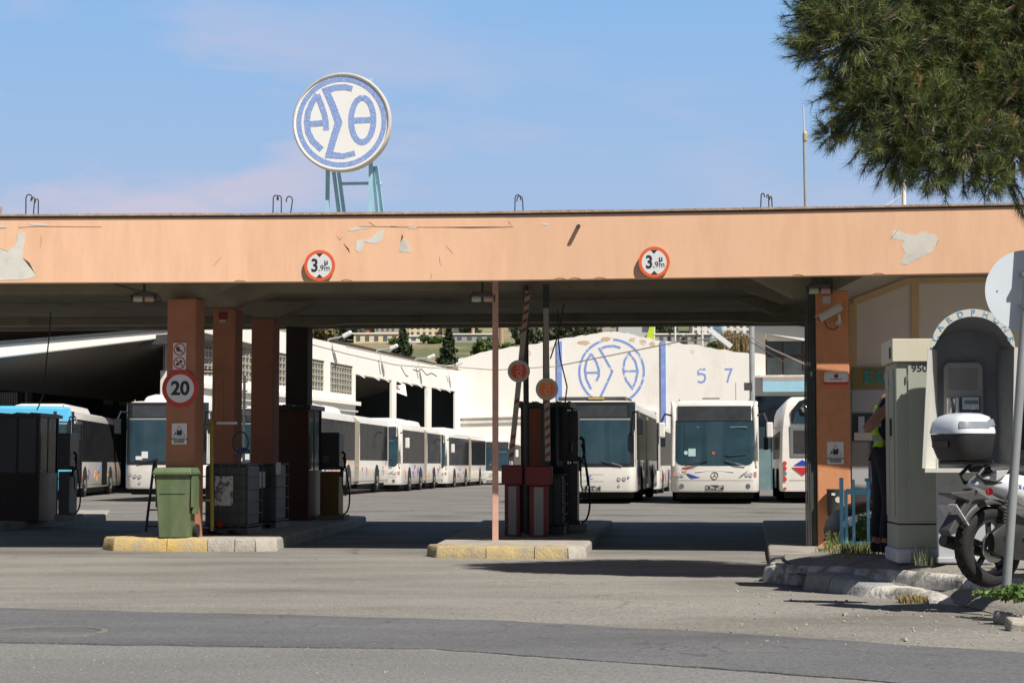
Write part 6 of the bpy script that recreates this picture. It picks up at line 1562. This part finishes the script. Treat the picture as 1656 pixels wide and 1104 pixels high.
house(1000,1090,516,545,300,M('far_pale_grey_hangar',(.45,.46,.48),.8,var=.06),'pale grey hangar behind the gable wall',1,1)
house(900,1000,500,534,380,fgrey,'grey building beyond the trees over the gable wall',2,6)
house(-60,70,520,541,300,fgrey,'grey building beyond the hall roof at far left',1,4)
b=empty('hillside_sign',P(1160,532,288),0,'pale blue billboard with dark lettering on the apartment block','billboard')
MB().box(-.9,.9,-.2,0,-1.8,1.8).build('board',M('billboard_blue',(.35,.52,.62),.6),b); MB().box(-.6,.6,-.25,-.2,-.9,1.1).build('board_pattern',M('billboard_dark',(.12,.2,.3),.6,var=.5,vs=3),b)
q=P(1050,545,130); t=empty('green_flag',(q.x,130,q.z),0,'bright yellow green pennant over the gable wall','flag')
MB().prism([(-.25,-.2),(.35,-.2),(.35,2.0),(.1,1.0)],-.03,.03).build('pennant',M('pennant_green',(.45,.60,.02),.6),t)
for px,l in((765,'tan utility pole on the hill left of the thin pole'),(811,'orange brown utility pole on the hill right of the thin pole'),(526,'thin grey pole on the slope at left'),(1058,'thin white pole behind the gable wall'),(1092,'white scaffold pole behind the gable wall'),(1136,'white post beside the apartment block')):
    yb={765:552,811:566}.get(px,558); Y=hillY(px,yb)
    q=P(px,yb,Y); tag(MB().tube([(0,0,-6),(0,0,P(px,505,Y).z-q.z)],{765:.35,811:.5}.get(px,.2),8).build('hill_pole',M('pole_tan',(.45,.30,.20),.8) if px in(765,811) else farw,None,loc=q),l,'pole')
# ---------------------------------------------------------------- foliage
def leafmat(n,c,v=.35,vs=1.2): return M(n,c,.6,var=v,vs=vs,spec=.3)
def crown(name,blobs,n,size,mat,parent,seed=0,flat=0):
    rnd=random.Random(seed); vs=[];fs=[]
    for (cx_,cy_,cz_,rx_,ry_,rz_) in blobs:
        m=int(n*rx_*rz_/sum(b_[3]*b_[5] for b_ in blobs))
        for _ in range(m):
            while 1:
                u=Vector((rnd.gauss(0,1),rnd.gauss(0,1),rnd.gauss(0,1))).normalized()*rnd.random()**.35
                if noise.noise(Vector((u.x*2.2+cx_,u.y*2.2,u.z*2.2+cz_+seed)))>-.28: break
            c_=Vector((cx_+u.x*rx_,cy_+u.y*ry_,cz_+u.z*rz_)); s_=size*rnd.uniform(.6,1.3)
            a_=Vector((rnd.gauss(0,1),rnd.gauss(0,1),rnd.gauss(0,1))).normalized(); d_=a_.cross(Vector((rnd.gauss(0,1),rnd.gauss(0,1),rnd.gauss(0,1)))).normalized()
            k=len(vs); vs+=[c_-d_*s_*.45,c_+a_*s_,c_+d_*s_*.45,c_-a_*s_*.7]; fs.append((k,k+1,k+2,k+3))
    return MB().add(vs,fs).build(name,mat,parent)
lf1=leafmat('conifer_green',(.035,.052,.022)); lf2=leafmat('shrub_green',(.07,.11,.03)); lf3=leafmat('grey_green',(.075,.085,.05)); bark=M('bark',(.14,.09,.06),.9,var=.3,vs=8,bump=.6,bs=20)
def ftree(px,pyt,pyb,wpx,Y,lab,kind='cone',mat=lf1,n=900,seed=0,name=None):
    if Y>140: Y=hillY(px,pyb)
    q=P(px,pyb,Y);h_=P(px,pyt,Y).z-q.z; w_=wpx*Y/3000/2
    t=empty(name or ('conifer_tree' if kind=='cone' else 'leafy_tree'),(q.x,Y,q.z-h_*.1),0,lab,'tree',group='trees on the hill behind the depot')
    MB().tube([(0,0,-h_*.2),(0,0,h_*.9)],[w_*.09,w_*.02],8).build('trunk',bark,t)
    if kind=='cone': bl_=[(random.uniform(-.1,.1)*w_,0,h_*(.12+.88*k/7),w_*(1.05-.85*k/7)*random.uniform(.8,1.15),w_*(1.05-.85*k/7),h_*.12) for k in range(8)]
    else: bl_=[(random.uniform(-.6,.6)*w_,random.uniform(-.4,.4)*w_,h_*random.uniform(.35,.8),w_*random.uniform(.4,.6),w_*.5,h_*random.uniform(.2,.32)) for k in range(7)]
    crown('crown',bl_,n,Y*.0016,mat,t,seed)
ftree(652,527,583,40,170,'conifer on the hillside behind the second hall lamp','cone',lf1,1500,1)
ftree(725,529,592,40,165,'dark pointed conifer left of the white gable wall','cone',lf1,1500,2)
ftree(560,522,553,58,240,'dark spreading tree behind the nearest hall lamp','round',lf1,1300,3)
ftree(788,544,592,62,160,'green bushy tree rising behind the left end of the gable wall','round',lf2,1500,4)
ftree(825,552,590,40,162,'smaller green shrub beside the orange brown pole','round',lf2,700,5)
ftree(850,520,556,60,230,'grey green bushes over the gable wall by the barrier arm','round',lf3,1300,6)
ftree(905,518,552,70,225,'grey leafed thicket over the blue pilaster','round',lf3,1500,7)
ftree(950,516,545,70,220,'grey leafed trees above the ring emblem','round',lf3,1300,8)
ftree(760,520,548,40,260,'dark tree on the hill beside the tan pole','round',lf1,700,9)
ftree(1075,515,548,46,260,'bare grey tree behind the green pennant','round',lf3,700,10)
ftree(1196,535,560,30,140,'dark cypress top by the slim grey pole','round',lf1,500,11)
ftree(640,545,560,30,300,'small bush right of the cream building','round',lf2,300,12)
ftree(695,540,556,40,290,'olive bush before the low white building','round',lf2,400,13)
ftree(1155,551,566,28,133,'dark green weed tuft growing on the gable wall head','round',lf2,400,14,name='leafy_weed')
ftree(30,524,548,120,230,'brown thicket beyond the hall roof at far left','round',M('bare_thicket',(.16,.12,.09),.9,var=.3,vs=2),900,15)
ftree(520,518,560,60,280,'rough green slope bushes left of the nearest hall lamp','round',leafmat('olive_slope',(.12,.10,.04)),900,16)
# dry grass on the right of the wall head
def grass(name,xs,ys,zf,n,h,mat,seed,lab=None,kind='stuff',w=.006):
    rnd=random.Random(seed); vs=[];fs=[]
    for _ in range(n):
        x=rnd.uniform(*xs);y=rnd.uniform(*ys);z=zf(x,y)
        if z is None: continue
        a_=rnd.uniform(0,2*PI);hh=h*rnd.uniform(.4,1.2);l_=hh*rnd.uniform(.1,.7); d_=Vector((math.cos(a_),math.sin(a_),0)); s_=Vector((-d_.y,d_.x,0))*w
        p=Vector((x,y,z)); k=len(vs); vs+=[p-s_,p+s_,p+d_*l_*.4+Vector((0,0,hh*.65))+s_*.6,p+d_*l_*.4+Vector((0,0,hh*.65))-s_*.6,p+d_*l_+Vector((0,0,hh))]
        fs+=[(k,k+1,k+2,k+3),(k+3,k+2,k+4)]
    o=MB().add(vs,fs).build(name,mat); 
    return tag(o,lab,None,None,kind)
q0=P(1165,562,127);q1=P(1213,572,127)
grass('dry_grass',(q0.x,q1.x),(125.5,128),lambda x,y: lerp(q0.z,q1.z,(x-q0.x)/(q1.x-q0.x))-.3,1500,1.4,drygr,3,w=.05)
gg=M('weed_green',(.09,.15,.03),.7,var=.35,vs=6); gd=M('weed_straw',(.30,.24,.10),.8,var=.3,vs=6)
def G2(px,py,Y): return P(px,py,Y)
grass('grass',(P(1330,890,19.5).x,P(1432,890,19.5).x),(18.0,20.5),lambda x,y:min(swz(x,y),.40)-.01,1100,.11,gg,5,w=.005)
grass('dry_grass',(P(1330,890,19.0).x,P(1440,890,19).x),(17.7,19.6),lambda x,y:min(swz(x,y),.40)-.01,500,.09,gd,6,w=.004)
grass('grass',(P(1478,900,16.4).x,P(1512,900,16.4).x),(16.25,16.6),lambda x,y:.375,170,.17,M('grey_green_weed',(.15,.17,.09),.8,var=.3,vs=6),7,w=.003)
grass('dry_grass',(P(1450,965,15.6).x,P(1492,965,15.6).x),(15.35,15.6),lambda x,y:gz(x,y)+.0,500,.07,gd,8,w=.004)
grass('dry_grass',(3.0,5.2),(14.6,18.5),lambda x,y:(Uz(x)-.03 if abs(y-Uy(x)+.12)<.10 and noise.noise(Vector((x*3,0,5)))>.05 else None),4500,.05,gd,9,w=.004)
def leafy(px,py,Y,w_,h_,n,size,lab,mat,seed,name='leafy_weed',z=None):
    q=P(px,py,Y); 
    t=empty(name,(q.x,Y,q.z),0,lab,'plant')
    rnd=random.Random(seed); b=MB()
    for i in range(9): a_=rnd.uniform(0,6.28); r_=rnd.uniform(.2,.9); b.tube([(r_*.2*w_*math.cos(a_),r_*.2*w_*math.sin(a_),0),(r_*w_*.5*math.cos(a_),r_*w_*.4*math.sin(a_),h_*rnd.uniform(.5,.9))],.005,5)
    b.build('stems',gg,t)
    bl_=[(rnd.uniform(-.35,.35)*w_,rnd.uniform(-.3,.3)*w_,h_*rnd.uniform(.3,.75),w_*rnd.uniform(.18,.3),w_*.25,h_*rnd.uniform(.2,.35)) for k in range(8)]
    crown('leaves',bl_,n,size,mat,t,seed); return t
wg=leafmat('leafy_weed_green',(.11,.19,.045),.4,5)
leafy(1396,885,20.5,.34,.42,260,.045,'tall leafy green weed growing through the blue railing',wg,21)
leafy(1440,890,18.7,.3,.35,200,.045,'leafy weed between the person and the cabinet base',wg,22)
leafy(1345,886,19.9,.22,.22,90,.03,'small scrubby weed at the foot of the orange pier',leafmat('scrub',(.12,.12,.06)),23)
leafy(1640,974,13.6,.34,.13,500,.026,'low leafy green weed at the foot of the leaning pole',wg,24)
leafy(1600,966,13.8,.26,.08,260,.022,'low green weed left of the leaning pole',wg,25)
leafy(1680,980,13.2,.4,.16,400,.028,'low leafy weed at the right edge of the picture',wg,26)
# ---------------------------------------------------------------- pine
pt=empty('pine_tree',(8.6,18.4,.3),0,'big pine with long dark green needles hanging over the roof at upper right','tree')
PT=Matrix.Translation(-Vector(pt.location))
MB(PT).tube([(8.6,18.4,.0),(8.5,18.3,3),(8.3,18.2,6),(8.0,18.1,9)],[.3,.25,.2,.1],12).build('trunk',bark,pt,smooth=60)
needl=M('pine_needles',(.15,.185,.055),.5,var=.45,vs=2.2,spec=.4); needd=M('pine_needles_shade',(.07,.10,.038),.55,var=.4,vs=2.5,spec=.3); needy=M('pine_needles_straw',(.28,.20,.07),.6,var=.3,vs=4)  # second green is a darker copy, crown shade put into its colour
rnd=random.Random(99)
blobs=[]
for px,py,r_,Y in ((1330,20,62,15.2),(1380,60,95,15.0),(1440,120,100,15.1),(1395,170,60,15.0),(1480,200,95,15.0),(1450,255,55,14.9),(1540,120,110,15.2),(1560,240,75,14.9),(1620,170,100,15.1),(1640,260,62,14.9),(1520,40,110,15.3),(1640,60,120,15.3),(1600,-40,130,15.4),(1450,-40,110,15.3),(1340,-40,70,15.2),(1720,160,110,15.2),(1750,40,130,15.4),(1700,-60,150,15.5),(1800,230,90,15.2),(1300,70,28,15.1),(1345,225,22,15.0),(1510,285,35,14.8),(1600,300,30,14.8),(1900,100,140,15.6),(1560,-160,150,15.6),(1420,-150,110,15.4),(1720,-200,170,15.8)):
    py-=(10 if py>200 else 0); Y=17.8+(Y-15)*1.4; q=P(px,py,Y); blobs.append((q,r_*Y/3000))
# limbs
b=MB(PT)
for q,r_ in blobs:
    root=Vector((8.2,18.2,lerp(4.8,8.8,rnd.random()))); mid=root.lerp(q,.55)+Vector((0,rnd.uniform(-.2,.2),-.15))
    b.tube([root,mid,q],[.065,.04,.010],6)
b.build('limbs',bark,pt)
def needles(name,mat,tufts,per,seed):
    rn=random.Random(seed); vs=[];fs=[]
    for p,d,l_ in tufts:
        for k in range(per):
            f=rn.random(); base=p+d*(.13*f-.05)
            u=Vector((rn.gauss(0,1),rn.gauss(0,1),rn.gauss(0,1))).normalized()
            v=(d*rn.uniform(.5,1.3)+u*.75).normalized(); L_=l_*rn.uniform(.7,1.1)
            s=v.cross(Vector((rn.gauss(0,1),rn.gauss(0,1),rn.gauss(0,1)))).normalized()*.0022
            tip=base+v*L_+Vector((0,0,-.012*L_/.1))
            k0=len(vs); vs+=[base-s,base+s,tip]; fs.append((k0,k0+1,k0+2))
    return MB(PT).add(vs,fs).build(name,mat,pt)
T1=[];T2=[];T3=[];tw=MB(PT)
for q,r_ in blobs:
    ns=int(108*(r_/.4)**2)+8
    for i in range(ns):
        u=Vector((rnd.gauss(0,1),rnd.gauss(0,1),rnd.gauss(0,.9))).normalized(); rr_=r_*rnd.uniform(.55,1.0)
        p=q+Vector((u.x*rr_,u.y*rr_*.9,u.z*rr_)); d=(u+Vector((0,0,.35))+Vector((rnd.gauss(0,.3),rnd.gauss(0,.3),rnd.gauss(0,.3)))).normalized()
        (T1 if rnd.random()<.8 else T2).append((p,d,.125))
        if rnd.random()<.012: T3.append((p+d*.02,d,.10))
        if rnd.random()<.5: tw.tube([q+(p-q)*.3,p,p+d*.05],[.010,.006,.004],4)
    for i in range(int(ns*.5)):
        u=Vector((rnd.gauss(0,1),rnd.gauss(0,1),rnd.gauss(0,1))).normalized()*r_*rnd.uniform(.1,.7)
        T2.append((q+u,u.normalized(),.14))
# stray shoots outside the outline
for px,py in ((1268,70),(1262,62),(1272,92),(1290,100),(1300,40),(1285,8),(1310,130),(1330,180),(1338,200),(1328,235),(1345,240),(1375,262),(1395,278),(1420,296),(1455,300),(1500,312),(1530,322),(1560,312),(1590,314),(1640,308),(1315,165),(1350,150),(1650,345),(1658,352),(1664,340)):
    q=P(px,py,17.8); d=(q-P(1520,60,17.8)).normalized(); T2.append((q-d*.06,d,.14)); T1.append((q-d*.18,d,.14)); T2.append((q-d*.3,d,.14)); tw.tube([q-d*.5,q],[.010,.005],4)
for px,py in ((1485,160),(1500,200),(1470,190),(1510,125),(1445,110)):
    q=P(px,py,17.3); 
    T1.append((q,Vector((rnd.uniform(-.4,.4),-.4,.9)).normalized(),.13)); T1.append((q+Vector((.05,0,-.06)),Vector((rnd.uniform(-.4,.4),-.3,.9)).normalized(),.13)); tw.tube([q+Vector((.02,.3,-.35)),q+Vector((.0,.1,-.15)),q],[.01,.008,.006],5)
for px,py in((1487,135),(1585,115),(1640,200)): T3.append((P(px,py,17.3),Vector((0,-.2,.9)),.10))
print('tufts',len(T1),len(T2))
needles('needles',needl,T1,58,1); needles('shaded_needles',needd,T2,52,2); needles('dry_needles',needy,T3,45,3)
tw.build('twigs',M('twig_grey_brown',(.20,.15,.11),.8,var=.3,vs=8),pt)
for px,py in((1512,172),(1500,190),(1464,188),(1476,170),(1508,212),(1448,90),(1483,108),(1600,195),(1580,236)):
    q=P(px,py,17.2); MB(PT).lathe([(0,-.02),(.008,-.011),(.010,0),(.006,.014),(0,.021)],8,Matrix.Translation(q)@Matrix.Rotation(rnd.uniform(-1,1),4,'Y')).build('young_cone',M('cone_reddish',(.20,.07,.05),.7,var=.3,vs=20),pt)
